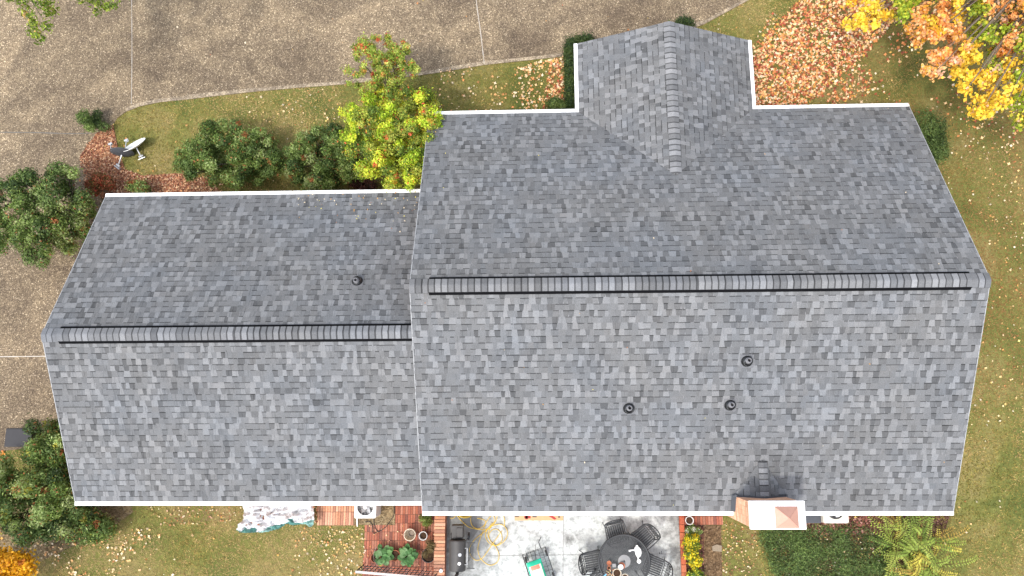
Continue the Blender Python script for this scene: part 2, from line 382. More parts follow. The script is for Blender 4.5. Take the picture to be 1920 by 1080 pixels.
sheet('brown_path', [(1319, 985), (1352, 985), (1356, 1150), (1322, 1150)], 0.012, M['path'])
if 0: sheet('dry_mulch_strip', [(1352, 975), (1372, 968), (1402, 990), (1418, 1010), (1425, 1150), (1357, 1150)], 0.006, M['dirt'])
sheet('dark_mulch_bed', [(1500, 940), (1790, 940), (1770, 1000), (1680, 1150), (1500, 1150), (1470, 1070), (1446, 996)], 0.006, M['darkmulch'])
sheet('shade_mulch', [(140, 900), (230, 900), (250, 960), (215, 985), (190, 1000), (60, 1060), (-40, 1060), (-40, 880)], 0.006, M['dirt'])

# ------------------------------------------------------------------ house
ZE = 2.75
X0, X1, YN, YS, ZR = -2.827, 10.073, 8.223, -2.197, 5.245
YR = (YN + YS) / 2
WL, WR, WT, WZ, WJ = 1.255, 5.917, 10.238, 3.794, 6.044
WC = (WL + WR) / 2
GX, GN, GS, GZ = -11.607, 6.018, -1.952, 4.68
GR = (GN + GS) / 2; GE = X0 + .32
house = thing('brick_house', 'one-storey brick house with grey shingle roofs, white gutters and a brick chimney', 'house', (X0, YS, 0))

def clip(poly, region):
    out = poly
    n = len(region)
    for i in range(n):
        ax, ay = region[i]; bx, by = region[(i + 1) % n]; inp = out; out = []
        if not inp: return []
        side = lambda p: (bx - ax) * (p[1] - ay) - (by - ay) * (p[0] - ax)
        for j in range(len(inp)):
            p, q = inp[j], inp[(j + 1) % len(inp)]; sp, sq = side(p), side(q)
            if sp >= 0: out.append(p)
            if (sp >= 0) != (sq >= 0):
                t = sp / (sp - sq); out.append((p[0] + (q[0] - p[0]) * t, p[1] + (q[1] - p[1]) * t))
    return out
SH = (1.0, 1.01, 1.06)
def tone(k): return (k * SH[0], k * SH[1], k * SH[2])
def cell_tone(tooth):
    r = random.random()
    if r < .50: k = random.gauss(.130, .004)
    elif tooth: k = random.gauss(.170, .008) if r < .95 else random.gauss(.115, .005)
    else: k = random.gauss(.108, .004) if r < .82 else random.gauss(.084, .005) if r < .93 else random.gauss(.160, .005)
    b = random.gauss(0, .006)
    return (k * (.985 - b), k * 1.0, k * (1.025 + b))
def shingles(mb, O, U, V, region, expo, lift=0.0):
    O = Vector(O); U = Vector(U); V = Vector(V); N = U.cross(V)
    um = min(p[0] for p in region); uM = max(p[0] for p in region); vm = min(p[1] for p in region); vM = max(p[1] for p in region)
    rows = int(math.ceil((vM - vm) / expo))
    mb.face([O + U * u + V * v + N * (.002 + lift) for u, v in region], tone(.2))
    for r in range(rows):
        v0 = vm + r * expo; u = um - random.uniform(0, .4); tooth = random.random() < .5
        while u < uM:
            w = random.choice([.09, .10, .11, .12, .13, .14, .15, .17]) * random.uniform(.92, 1.08)
            sk = random.uniform(.004, .013)
            if tooth: q = [(u - sk, v0), (u + w + sk, v0), (u + w - sk, v0 + expo), (u + sk, v0 + expo)]; h0, h1 = .0115, .0065
            else: q = [(u + sk, v0), (u + w - sk, v0), (u + w + sk, v0 + expo), (u - sk, v0 + expo)]; h0, h1 = .0075, .003
            col = cell_tone(tooth)
            jr = random.uniform(-.0035, .0035)
            q = [(q[0][0], q[0][1] + jr), (q[1][0], q[1][1] + jr)] + q[2:]
            c = clip(q, region)
            if len(c) > 2:
                hh = lambda p: (h0 + (h1 - h0) * (p[1] - v0) / expo) + lift
                pts = [O + U * p[0] + V * p[1] + N * hh(p) for p in c]; mb.face(pts, col)
                lo = [p for p in c if abs(p[1] - v0 - jr) < 1e-4]
                if len(lo) >= 2:
                    a, b = min(lo), max(lo)
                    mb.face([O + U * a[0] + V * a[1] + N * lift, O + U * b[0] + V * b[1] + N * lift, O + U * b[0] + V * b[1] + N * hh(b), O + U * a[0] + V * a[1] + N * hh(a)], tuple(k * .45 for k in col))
                # printed band plus painted shadow of the course above, at the recessed cells' head
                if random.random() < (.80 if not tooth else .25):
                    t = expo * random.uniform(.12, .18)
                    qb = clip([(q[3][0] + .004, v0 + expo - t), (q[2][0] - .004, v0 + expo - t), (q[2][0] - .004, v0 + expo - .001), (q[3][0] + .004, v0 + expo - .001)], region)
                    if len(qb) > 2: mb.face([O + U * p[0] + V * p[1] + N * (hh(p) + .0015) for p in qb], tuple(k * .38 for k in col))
            # thin seam now and then
            if random.random() < .25:
                uu = u + w * random.uniform(.3, .7); qb = clip([(uu, v0 + .004), (uu + .006, v0 + .004), (uu + .006, v0 + expo - .004), (uu, v0 + expo - .004)], region)
                if len(qb) > 2: mb.face([O + U * p[0] + V * p[1] + N * (.013 + lift) for p in qb], tuple(k * .7 for k in col))
            u += w; tooth = not tooth if random.random() < .88 else tooth
def gable_uv(L, S): return [(0, 0), (L, 0), (L, S), (0, S)]
def slab(prof, a, b, parent):
    m = MB(); m.prism(prof, a, b); return m.build('fascia', M['fascia'], parent)
def caps(mb, A, B, slope_s, slope_n, hw, lift, expo=.150, side=None, flip=1, endtilt=True):
    """overlapping cap shingles from A to B along a ridge; slopes = fall per metre each side"""
    A = Vector(A); B = Vector(B); d = (B - A); L = d.length; d.normalize(); s = Vector((-d.y, d.x, 0)).normalized()
    n = max(1, int(round(L / expo))); e = L / n; K = 6
    def prof(t, h, w=1.0):
        pts = []
        for k in range(-K, K + 1):
            y = k / K * hw * w; fall = (slope_s if k < 0 else slope_n)
            drop = fall * (math.sqrt(y * y + (hw * .18) ** 2) - hw * .18)
            pts.append(A + d * t + s * y + Vector((0, 0, lift + h - drop)))
        return pts
    for i in range(n):
        t0 = i * e; r = random.random()
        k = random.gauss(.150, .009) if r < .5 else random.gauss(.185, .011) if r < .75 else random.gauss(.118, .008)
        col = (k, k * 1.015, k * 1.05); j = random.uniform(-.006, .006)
        # exposed end high, covered end low
        ta, tb = (t0 + j, t0 + e + .004) if flip > 0 else (t0 + e + j, t0 - .004)
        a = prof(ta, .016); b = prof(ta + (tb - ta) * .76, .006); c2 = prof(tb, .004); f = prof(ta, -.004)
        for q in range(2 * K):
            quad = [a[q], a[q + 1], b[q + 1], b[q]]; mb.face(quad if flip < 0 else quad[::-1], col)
            quad = [b[q], b[q + 1], c2[q + 1], c2[q]]; mb.face(quad if flip < 0 else quad[::-1], tuple(v * .38 for v in col))  # dark stripe: printed line and overlap shadow put into the cap colour
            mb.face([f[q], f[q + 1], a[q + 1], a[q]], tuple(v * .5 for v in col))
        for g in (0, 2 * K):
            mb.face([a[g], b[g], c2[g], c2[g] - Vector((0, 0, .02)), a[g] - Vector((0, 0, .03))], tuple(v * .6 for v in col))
def gable_roof(x0, x1, yn, ys, ze, zr, expo_rows, label=None):
    yr = (yn + ys) / 2; run = (yn - ys) / 2; rise = zr - ze; S = math.hypot(run, rise); c, sn = run / S, rise / S; T = .13
    mb = MB(); L = x1 - x0; e = S / expo_rows
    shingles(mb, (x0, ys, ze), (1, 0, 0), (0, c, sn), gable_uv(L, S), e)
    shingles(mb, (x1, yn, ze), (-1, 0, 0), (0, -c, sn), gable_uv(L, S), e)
    roof = mb.build('roof', M['shingle'], house)
    prof = [(x0, ys, ze), (x0, yr, zr), (x0, yn, ze), (x0, yn, ze - T), (x0, yr, zr - T), (x0, ys, ze - T)]
    slab(prof, (x0, 0, 0), (x1, 0, 0), roof)
    # metal drip edges along both rakes
    for X in (x0, x1):
        if X == GE: continue
        m = MB(); w = .008
        m.prism([(X - w, ys, ze + .010), (X - w, yr, zr + .010), (X - w, yn, ze + .010), (X - w, yn, ze - .06), (X - w, yr, zr - .06), (X - w, ys, ze - .06)], (0, 0, 0), (2 * w, 0, 0))
        m.build('drip_edge', M['drip'], roof)
    return roof, yr, rise / run
roof_main, yr, pm = gable_roof(X0, X1, YN, YS, ZE, ZR, 38)
roof_main['label'] = 'large main gable roof on the right'
roof_gar, yrg, pg = gable_roof(GX, GE, GN, GS, ZE, GZ, 29)
roof_gar['label'] = 'lower gable roof of the left wing'

# front gable (projecting wing)
run = (WR - WL) / 2; rise = WZ - ZE; S = math.hypot(run, rise); c, sn = run / S, rise / S; mb = MB()
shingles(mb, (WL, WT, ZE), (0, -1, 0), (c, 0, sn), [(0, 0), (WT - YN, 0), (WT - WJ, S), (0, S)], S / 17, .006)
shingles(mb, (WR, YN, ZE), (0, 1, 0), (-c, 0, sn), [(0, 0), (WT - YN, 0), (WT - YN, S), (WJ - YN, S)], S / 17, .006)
roof_wing = mb.build('roof', M['shingle'], house); roof_wing['label'] = 'small front gable roof joining the main roof'
T = .13
slab([(WL, WT, ZE), (WC, WT, WZ), (WR, WT, ZE), (WR, WT, ZE - T), (WC, WT, WZ - T), (WL, WT, ZE - T)], (0, WT, 0), (0, YN - .15, 0), roof_wing)
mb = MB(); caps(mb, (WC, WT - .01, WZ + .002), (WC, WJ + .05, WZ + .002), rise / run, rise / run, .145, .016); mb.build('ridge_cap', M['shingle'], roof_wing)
# small triangular end piece where the ridge dies into the main slope
# ridge caps and ridge vents
def vent_line(roof, xa, xb, va, vb, y, z, pitch):
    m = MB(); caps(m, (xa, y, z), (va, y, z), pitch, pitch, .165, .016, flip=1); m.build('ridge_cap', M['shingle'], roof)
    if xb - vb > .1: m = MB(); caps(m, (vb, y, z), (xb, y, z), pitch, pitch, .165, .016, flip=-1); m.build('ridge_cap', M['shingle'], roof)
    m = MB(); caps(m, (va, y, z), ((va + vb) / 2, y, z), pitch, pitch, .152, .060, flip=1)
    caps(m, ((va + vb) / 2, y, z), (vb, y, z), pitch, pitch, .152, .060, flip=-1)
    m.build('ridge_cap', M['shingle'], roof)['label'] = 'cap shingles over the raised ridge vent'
    m = MB(); w = .204; d = pitch * (w - .05)
    prof = [(va, y - w, z - d - .035), (va, y - w, z - d + .020), (va, y - .12, z - pitch * .07 + .042), (va, y, z + .048), (va, y + .12, z - pitch * .07 + .042), (va, y + w, z - d + .020), (va, y + w, z - d - .035)]
    m.prism(prof, (0, 0, 0), (vb - va, 0, 0)); m.build('ridge_vent', M['blackflat'], roof)
vx = lambda px, py, z: at(px, py, z).x
vent_line(roof_main, X0, X1, vx(804, 536, ZR), vx(1821, 524, ZR), yr, ZR, pm)
vent_line(roof_gar, GX, X0 + .02, vx(110, 628, GZ), X0 + .02, yrg, GZ, pg)

# gutters: trough with a flat guard, outlets hidden
def gutter(a, b, out):
    a = Vector((*a, ZE)); b = Vector((*b, ZE)); o = Vector((*out, 0)); m = MB(); G = .10
    d = (b - a).normalized()
    p = [a + o * .004 + Vector((0, 0, -.115)), a + o * .062 + Vector((0, 0, -.115)), a + o * .078 + Vector((0, 0, -.07)), a + o * G + Vector((0, 0, -.012)), a + o * G + Vector((0, 0, .004)), a + o * (G - .012) + Vector((0, 0, .008)), a + o * .004 + Vector((0, 0, .016))]
    m.prism(p, a, b); L = (b - a).length; t = .9
    while t < L - .3:
        q = a + d * t; m.prism([q + o * .006 + Vector((0, 0, .018)), q + o * (G - .004) + Vector((0, 0, .012)), q + o * (G + .003) + Vector((0, 0, -.03)), q + o * (G + .001) + Vector((0, 0, -.03))], (0, 0, 0), d * .03)
        t += 1.55
    return m.build('gutter', M['white'], house)
CHL, CHR, CHB, CHF, CHZ = 4.81, 5.99, -1.83, -2.39, 4.22
gutter((X0, YN), (WL - .003, YN), (0, 1)); gutter((WR + .003, YN), (X1, YN), (0, 1))
gutter((X0, YS), (CHL - .01, YS), (0, -1)); gutter((CHR + .01, YS), (X1, YS), (0, -1))
gutter((GX, GN), (X0 + .3, GN), (0, 1)); gutter((GX, GS), (X0 - .004, GS), (0, -1))
gutter((WL, YN + .102), (WL, WT), (-1, 0)); gutter((WR, YN + .102), (WR, WT), (1, 0))

# walls (brick veneer)
def wallmat():
    m, nt, p, co_ = newmat('brick_veneer', 0.9, 0.15)
    sx = nt.nodes.new('ShaderNodeSeparateXYZ'); nt.links.new(co_, sx.inputs[0]); ad = nd(nt, 'ShaderNodeMath', operation='ADD'); nt.links.new(sx.outputs[0], ad.inputs[0]); nt.links.new(sx.outputs[1], ad.inputs[1])
    cb = nt.nodes.new('ShaderNodeCombineXYZ'); nt.links.new(ad.outputs[0], cb.inputs[0]); nt.links.new(sx.outputs[2], cb.inputs[1])
    b = nt.nodes.new('ShaderNodeTexBrick'); nt.links.new(cb.outputs[0], b.inputs['Vector']); b.inputs['Scale'].default_value = 1
    b.inputs['Brick Width'].default_value = .21; b.inputs['Row Height'].default_value = .075; b.inputs['Mortar Size'].default_value = .008
    b.inputs['Color1'].default_value = (.50, .24, .14, 1); b.inputs['Color2'].default_value = (.60, .31, .19, 1); b.inputs['Mortar'].default_value = (.55, .38, .28, 1)
    n = noise(nt, co_, 6, 5); r = ramp(nt, [(.3, (.85,) * 3), (.7, (1.12,) * 3)]); nt.links.new(n.outputs[0], r.inputs[0])
    nt.links.new(mix(nt, 1, b.outputs[0], r.outputs[0], 'MULTIPLY'), p.inputs['Base Color']); bump(nt, b.outputs['Fac'], -.4, .006, p.inputs['Normal'])
    return m
M['veneer'] = wallmat()
def walls(x0, x1, ys, yn, ze, pitch, ov=.45):
    m = MB(); a, b = ys + ov, yn - ov; yr = (a + b) / 2; zt = ze - .15 + ov * pitch
    m.prism([(x0, a, 0), (x0, b, 0), (x0, b, zt), (x0, yr, zt + (b - a) / 2 * pitch - .02), (x0, a, zt)], (0, 0, 0), (x1 - x0, 0, 0))
    return m.build('wall', M['veneer'], house)
walls(X0 + .3, X1 - .3, YS, YN, ZE, pm); walls(GX + .3, X0 + .3 - .004, GS, GN, ZE, pg)
m = MB(); a, b = WL + .4, WR - .4; zt = ZE - .15 + .4 * rise / run
m.prism([(a, YN - .46, 0), (b, YN - .46, 0), (b, YN - .46, zt), (WC, YN - .46, zt + (b - a) / 2 * rise / run - .02), (a, YN - .46, zt)], (0, 0, 0), (0, WT - .3 - YN + .46, 0)); m.build('wall', M['veneer'], house)
# windows and doors on the garden side, mostly hidden under the eaves
for xx, w, z0, z1 in ((-1.6, 1.0, .9, 2.1), (1.4, 1.8, .1, 2.1), (7.8, 1.2, .9, 2.1)):
    yy = YS + .45; m = MB(); m.box((xx - w / 2, yy - .03, z0), (xx + w / 2, yy - .003, z1)); f = m.build('window', M['white'], house)
    m = MB(); m.box((xx - w / 2 + .06, yy - .036, z0 + .06), (xx + w / 2 - .06, yy - .031, z1 - .06)); m.build('pane', M['black'], f)

# chimney
ch = MB(); zt = CHZ
z = 0
ch.box((CHL + .02, CHF + .02, 0), (CHR - .02, CHB - .02, zt - .09), (.50, .36, .28))
CB = [(.76, .44, .28), (.80, .50, .33), (.70, .38, .24), (.78, .48, .32), (.74, .42, .27), (.60, .32, .20)]
for r in range(int((zt - .10) / .077)):
    z0 = r * .077; off = .105 if r % 2 else 0
    for (fx, fy, ux, uy, L) in ((CHL, CHF, 1, 0, CHR - CHL), (CHL, CHB, 1, 0, CHR - CHL), (CHL, CHF, 0, 1, CHB - CHF), (CHR, CHF, 0, 1, CHB - CHF)):
        t = -off
        while t < L:
            a, b = max(t, 0) + .004, min(t + .21, L) - .004
            if b - a > .02:
                if ux: y0, y1 = (fy, fy + .03) if fy == CHF else (fy - .03, fy); bx = ((fx + a, y0, z0 + .005), (fx + b, y1, z0 + .072))
                else: xa, xb = (fx, fx + .03) if fx == CHL else (fx - .03, fx); bx = ((xa + .0, fy + a, z0 + .006), (xb, fy + b, z0 + .071))
                if ux == 0: bx = ((bx[0][0] + (-.0015 if fx == CHL else .0), bx[0][1], bx[0][2]), (bx[1][0] + (0 if fx == CHL else .0015), bx[1][1], bx[1][2]))
                ch.box(*bx, brick_col(CB, .08))
            t += .21
chim = ch.build('chimney', M['brick'], house)
m = MB(); m.box((CHL - .03, CHF - .03, zt - .09), (CHR + .03, CHB + .03, zt)); m.box((CHL + .0, CHF + .0, zt - .002), (CHR - .0, CHB - .0, zt + .03)); m.build('chimney_cap', M['cap'], chim, bevel=.01)
a = at(1453, 950, zt + .06); b = at(1499, 993, zt + .06); m = MB()
fx0, fx1, fy0, fy1 = a.x + .0, b.x + .0, CHF + .005, a.y; fz = zt + .05
m.box((fx0, fy0, zt + .028), (fx1, fy1, fz)); ap = Vector(((fx0 + fx1) / 2, (fy0 + fy1) / 2, fz + .17)); q = [Vector((fx0, fy0, fz)), Vector((fx1, fy0, fz)), Vector((fx1, fy1, fz)), Vector((fx0, fy1, fz))]
for i in range(4): m.face([q[i], q[(i + 1) % 4], ap])
for i in range(4): m.tube([q[i] + Vector((0, 0, .002)), ap], .006, 5)
m.build('flue_cover', M['copper'], chim)
# dark flashing round the chimney foot and the little saddle roof behind it
mz = lambda y: ZE + (y - YS) * pm
m = MB()
m.prism([(CHL - .085, YS, mz(YS) + .018), (CHL - .085, CHB + .05, mz(CHB + .05) + .018), (CHL + .01, CHB + .05, mz(CHB + .05) + .16), (CHL + .01, YS, mz(YS) + .16)], (0, 0, 0), (.004, 0, .004))
m.prism([(CHR + .05, YS, mz(YS) + .018), (CHR + .05, CHB + .05, mz(CHB + .05) + .018), (CHR - .01, CHB + .05, mz(CHB + .05) + .14), (CHR - .01, YS, mz(YS) + .14)], (0, 0, 0), (.004, 0, .004))
cz = mz(CHB) + .43; cc = (CHL + CHR) / 2; cj = YS + (cz - ZE) / pm
m.prism([(CHL - .06, CHB, mz(CHB) + .02), (cc, CHB, cz + .02), (CHR + .05, CHB, mz(CHB) + .02), (CHR + .05, CHB, mz(CHB) + .10), (cc, CHB, cz + .09), (CHL - .06, CHB, mz(CHB) + .10)], (0, 0, 0), (0, .03, 0))
m.build('flashing', M['lead'], chim)
m = MB(); w = cc - CHL + .04
Vv = Vector((w, 0, cz - mz(CHB))).normalized(); Ls = math.hypot(w, cz - mz(CHB))
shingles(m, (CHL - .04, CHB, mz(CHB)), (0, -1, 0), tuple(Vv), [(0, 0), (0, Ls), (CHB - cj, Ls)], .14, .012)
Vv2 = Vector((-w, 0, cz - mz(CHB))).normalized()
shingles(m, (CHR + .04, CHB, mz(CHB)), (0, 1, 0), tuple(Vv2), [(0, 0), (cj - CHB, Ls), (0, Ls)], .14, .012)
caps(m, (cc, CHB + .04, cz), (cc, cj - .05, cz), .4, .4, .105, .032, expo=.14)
m.build('saddle', M['shingle'], chim)
cc_tri = MB(); yy = WJ + .05
# pipe vents on the slopes
def pipe_vent(roof, px, py, ny, which):
    ys, yn, zr, p_ = (YS, YN, ZR, pm) if which == 'm' else (GS, GN, GZ, pg)
    z = 3.5
    for _ in range(8):
        q = at(px, py, z + .12); z = ZE + ((q.y - ys) if ny < 0 else (yn - q.y)) * p_
    tl = math.atan(p_) * (1 if ny < 0 else -1)
    base = Matrix.Translation((q.x, q.y, z)) @ Matrix.Rotation(tl, 4, 'X')
    m = MB(); m.box((-.15, -.16, .010), (.15, .16, .0145), tone(.135), base)
    fl = m.build('flashing_plate', M['shingle'], roof)
    m = MB(); m.lathe([(.135, .012), (.135, .035), (.125, .055), (.10, .085), (.078, .12), (.070, .125)], 28, base); m.build('pipe_boot', M['rubber'], roof, smooth=True)
    m = MB(); st = Matrix.Translation((q.x, q.y, z)); m.lathe([(.092, .085), (.094, .10), (.080, .105)], 24, base); m.lathe([(.052, .05), (.052, .23), (.046, .234), (.040, .23), (.040, .05), (0, .05)], 20, st)
    m.lathe([(.068, .125), (.072, .14), (.053, .155)], 24, st)
    pp = m.build('vent_pipe', M['pipe'], roof, smooth=True)
for px, py in ((1403, 676), (1180, 765), (1371, 759)): pipe_vent(roof_main, px, py, -1, 'm')
pipe_vent(roof_gar, 668, 526, 1, 'g')
# diamond end pieces of the small ridges are part of the caps

# ------------------------------------------------------------------ foliage
def leaf_faces(rng, P, Nrm, size, aspect=.55, jit=.6):
    n = len(P); N = Nrm + rng.normal(0, jit, (n, 3)); N /= np.linalg.norm(N, axis=1)[:, None] + 1e-9
    A = np.cross(N, rng.normal(0, 1, (n, 3))); A /= np.linalg.norm(A, axis=1)[:, None] + 1e-9; B = np.cross(N, A)
    s = (size * rng.uniform(.6, 1.3, n))[:, None]
    V = np.stack([P - A * s, P - B * s * aspect + A * s * .1 + N * s * .12, P + A * s, P + B * s * aspect + A * s * .1 + N * s * .12], 1)
    return V.reshape(-1, 3)
def crown(parent, blobs, n, size, pal, seed, accents=None, mat='leaf', name='crown', shell=.55, up=.15, aspect=.5, dark=None):
    """blobs (x,y,z,rx,ry,rz[,palette index]); pal list of palettes (each a list of colours)"""
    rng = np.random.default_rng(seed); B = np.array([b[:6] for b in blobs], float); pi = [int(b[6]) if len(b) > 6 else 0 for b in blobs]
    w = (B[:, 3] * B[:, 4]) ** .9; w /= w.sum(); k = rng.choice(len(B), n, p=w)
    d = rng.normal(0, 1, (n, 3)); d[:, 2] += up; d /= np.linalg.norm(d, axis=1)[:, None]
    r = 1 - (1 - shell) * rng.random(n) ** 1.2 + rng.normal(0, .05, n)
    lump = np.sin(d[:, 0] * 7 + k * 2.1) * np.sin(d[:, 1] * 8 + k * 1.3) * np.sin(d[:, 2] * 6 + k); r = r * (1 + .12 * lump)
    sp = rng.random(n) < .25; r = np.where(sp, r * rng.uniform(1.0, 1.7, n), r)
    P = B[k, :3] + d * r[:, None] * B[k, 3:6]; P[:, 2] = np.maximum(P[:, 2], .03)
    cols = np.zeros((n, 3)); pk = rng.random(len(B)); tonek = rng.uniform(.88, 1.14, len(B))
    for i in range(len(B)):
        sel = k == i
        if not sel.any(): continue
        pp = np.array(pal[pi[i] % len(pal)]); j = np.clip(rng.normal(pk[i] * (len(pp) - 1), 1.0, sel.sum()).round(), 0, len(pp) - 1).astype(int)
        cols[sel] = pp[j] * (tonek[i] * rng.uniform(.75, 1.25, sel.sum()))[:, None]
    if accents:
        for colr, frac, cl in accents:
            cn = max(3, int(len(B) * cl)); cidx = rng.choice(n, cn); m_ = np.zeros(n, bool)
            for c in cidx:
                dd = ((P - P[c]) ** 2).sum(1); m_ |= (dd < (size * 2.6) ** 2) & (rng.random(n) < .8)
            m_ |= rng.random(n) < frac; cols[m_] = np.array(colr) * rng.uniform(.7, 1.3, m_.sum())[:, None]
    V = leaf_faces(rng, P, d, np.full(n, size), aspect)
    return npmesh(name, V, 4, np.clip(cols, .002, 1), M[mat], parent)
def limbs(parent, base, tips, r0, name='trunk', mat='bark', rt=.012):
    m = MB(); base = Vector(base); rg = random.Random(int(base.x * 100))
    for t in tips:
        t = Vector(t); mid = base.lerp(t, .5) + Vector((rg.uniform(-.12, .12), rg.uniform(-.12, .12), rg.uniform(-.05, .15)))
        pts = spline([base, base.lerp(mid, .6) + Vector((0, 0, .05)), mid, t], 4); k = len(pts)
        m.tube(pts, [r0 + (rt - r0) * i / (k - 1) for i in range(k)], 6)
    return m.build(name, M[mat], parent, smooth=True)
GREEN = [(.060, .100, .022), (.105, .165, .034), (.165, .235, .050), (.230, .300, .080), (.33, .38, .16)]
DARKG = [(.038, .068, .018), (.066, .112, .028), (.105, .165, .042), (.150, .215, .062)]
LIME = [(.22, .33, .02), (.38, .52, .035), (.54, .68, .05), (.68, .76, .08), (.74, .70, .06)]
SAGE = [(.095, .150, .034), (.165, .245, .055), (.245, .335, .088), (.36, .44, .17)]
MAPLE_Y = [(.80, .50, .035), (.90, .60, .06), (.92, .68, .10), (.72, .52, .05)]
MAPLE_O = [(.82, .34, .09), (.86, .44, .16), (.88, .52, .24), (.80, .42, .06)]
MAPLE_G = [(.28, .38, .03), (.42, .50, .05), (.20, .28, .03), (.62, .58, .06)]
RUST = (.34, .13, .045)
def blobs_in(px, py, z, R, n, r, seed, pal=1, flat=.75):
    rg = random.Random(seed); c = at(px, py, z); out = []
    for i in range(n):
        while True:
            d = Vector((rg.uniform(-1, 1), rg.uniform(-1, 1), rg.uniform(-1, 1)))
            if d.length <= 1: break
        q = Vector((c.x + d.x * R[0], c.y + d.y * R[1], max(.15, c.z + d.z * R[2]))); k = rg.uniform(.65, 1.2) * r
        out.append((q.x, q.y, q.z, k, k, k * flat, rg.randrange(pal)))
    return out
def bush(name, label, cat, px, py, z, R, nb, rb, nleaf, size, pal, seed, accents=None, group=None, extra=None, up=.15, aspect=.38, trunk=.035, clear=None):
    bl = blobs_in(px, py, z, R, nb, rb, seed, len(pal)) + (extra or [])
    if clear: bl = [b for b in bl if (b[0] - clear[0]) ** 2 + (b[1] - clear[1]) ** 2 > clear[2] ** 2]
    base = at(px, py, z); base.z = 0
    t = thing(name, label, cat, base, group)
    crown(t, bl, nleaf, size, pal, seed, accents, up=up, aspect=aspect)
    rg = random.Random(seed + 1); tips = rg.sample(bl, min(len(bl), 12)); limbs(t, base, [b[:3] for b in tips], trunk, 'stems')
    return t
G1 = 'evergreen shrubs around the house'
bush('evergreen_shrub', 'big dense green shrub at the left edge beside the driveway and left roof corner', 'shrub', 78, 400, 1.3, (1.62, 1.48, .8), 150, .23, 60000, .043, [GREEN, DARKG, SAGE], 11,
     [(RUST, .02, .08), ((.34, .26, .17), .03, .2)], G1)
bush('evergreen_shrub', 'green shrub with rusty tips, left of the two at the left roof\'s upper eave', 'shrub', 432, 293, 1.0, (1.68, 1.02, .6), 120, .20, 44000, .039, [DARKG, SAGE, GREEN], 12, [(RUST, .03, .15)], G1)
bush('evergreen_shrub', 'green shrub between the rusty-tipped shrub and the bright lime tree', 'shrub', 610, 297, 1.0, (1.26, .98, .6), 95, .19, 36000, .039, [SAGE, GREEN, DARKG], 13, [(RUST, .03, .15)], G1)
bush('evergreen_shrub', 'large shaggy dark green shrub at the lower left roof corner', 'shrub', 78, 905, 1.2, (1.5, 1.75, .8), 180, .23, 74000, .042, [SAGE, GREEN, DARKG], 14, [(RUST, .035, .2), ((.40, .38, .06), .008, .2)], G1,
     extra=blobs_in(165, 985, .6, (.55, .45, .35), 9, .30, 5, 3) + blobs_in(118, 815, .9, (.35, .35, .3), 12, .19, 6, 3), clear=(*at(50, 812, .6).xy, .80))
bush('evergreen_shrub', 'small sparse dark shrub at the driveway edge above the satellite dishes', 'shrub', 170, 221, .45, (.36, .36, .25), 9, .18, 4200, .032, [DARKG, SAGE], 15, None, G1, extra=[(*at(195, 238, .25), .2, .16, .15, 0)])
bush('evergreen_shrub', 'round dark green clipped shrub by the right end of the main roof', 'shrub', 1738, 263, .9, (.55, .72, .4), 20, .36, 16000, .032, [DARKG], 16, None, G1)
bush('evergreen_shrub', 'dark little shrub at the foot of the box hedge beside the gable eave', 'shrub', 1046, 203, .5, (.42, .16, .2), 6, .20, 4200, .032, [GREEN, DARKG], 17, None, G1)
bush('evergreen_shrub', 'low green and rust shrub against the left roof\'s eave under the satellite dishes', 'shrub', 262, 352, .5, (.40, .16, .15), 6, .20, 3600, .034, [DARKG, SAGE], 18, [(RUST, .12, .8)], G1)
bush('nandina_shrub', 'small red-leaved shrub at the upper left corner of the left roof', 'shrub', 186, 348, .6, (.34, .30, .2), 8, .20, 5200, .036, [[(.20, .06, .025), (.30, .10, .05), (.14, .09, .03), (.10, .08, .02)]], 19, [((.45, .05, .03), .05, .3)])
bush('nandina_shrub', 'dark red-brown shrub under the lime tree at the left roof\'s upper eave', 'shrub', 680, 345, .5, (.30, .16, .2), 5, .20, 3200, .034, [[(.08, .025, .02), (.14, .05, .04), (.05, .03, .02)]], 20)
# lime tree leaning over the left roof, thin red berried tree behind it
tb = at(762, 300, 0)
t = thing('lime_green_tree', 'bright yellow-green small tree with red leaf tips leaning over the left roof eave', 'tree', tb)
bl = blobs_in(738, 262, 2.7, (1.42, 1.42, .75), 190, .17, 31, 2) + blobs_in(700, 205, 2.4, (.5, .3, .4), 6, .3, 32, 2) + blobs_in(772, 345, 3.1, (.14, .22, .12), 3, .18, 33, 1) + blobs_in(800, 190, 2.2, (.40, .30, .3), 14, .17, 34, 2) + blobs_in(800, 240, 2.9, (.42, .55, .3), 26, .17, 37, 2) + blobs_in(780, 310, 3.0, (.35, .45, .25), 18, .16, 38, 2) + blobs_in(735, 188, 2.4, (.75, .35, .35), 26, .16, 35, 2) + blobs_in(665, 215, 2.4, (.35, .35, .3), 12, .15, 36, 2)
crown(t, bl, 78000, .034, [LIME, [(.10, .16, .025), (.20, .28, .04), (.32, .38, .05), (.45, .46, .08)]], 31, [((.62, .12, .05), .02, .12), ((.62, .40, .05), .03, .05)], shell=.5)
limbs(t, tb, [b[:3] for b in random.Random(2).sample(bl, 14)], .06)
tb = at(742, 190, 0)
t = thing('berried_tree', 'thin open green tree with red berry clusters reaching over the driveway edge', 'tree', tb)
bl = blobs_in(716, 132, 2.6, (1.0, 1.05, .6), 110, .12, 41, 1) + blobs_in(690, 92, 2.9, (.22, .3, .2), 4, .18, 42, 1)
crown(t, bl, 17000, .030, [[(.17, .25, .03), (.28, .38, .05), (.40, .48, .08), (.52, .56, .14)]], 41, [((.55, .12, .05), .06, .35), ((.62, .34, .08), .04, .1)], shell=.35)
limbs(t, tb, [b[:3] for b in random.Random(3).sample(bl, 14)], .035)
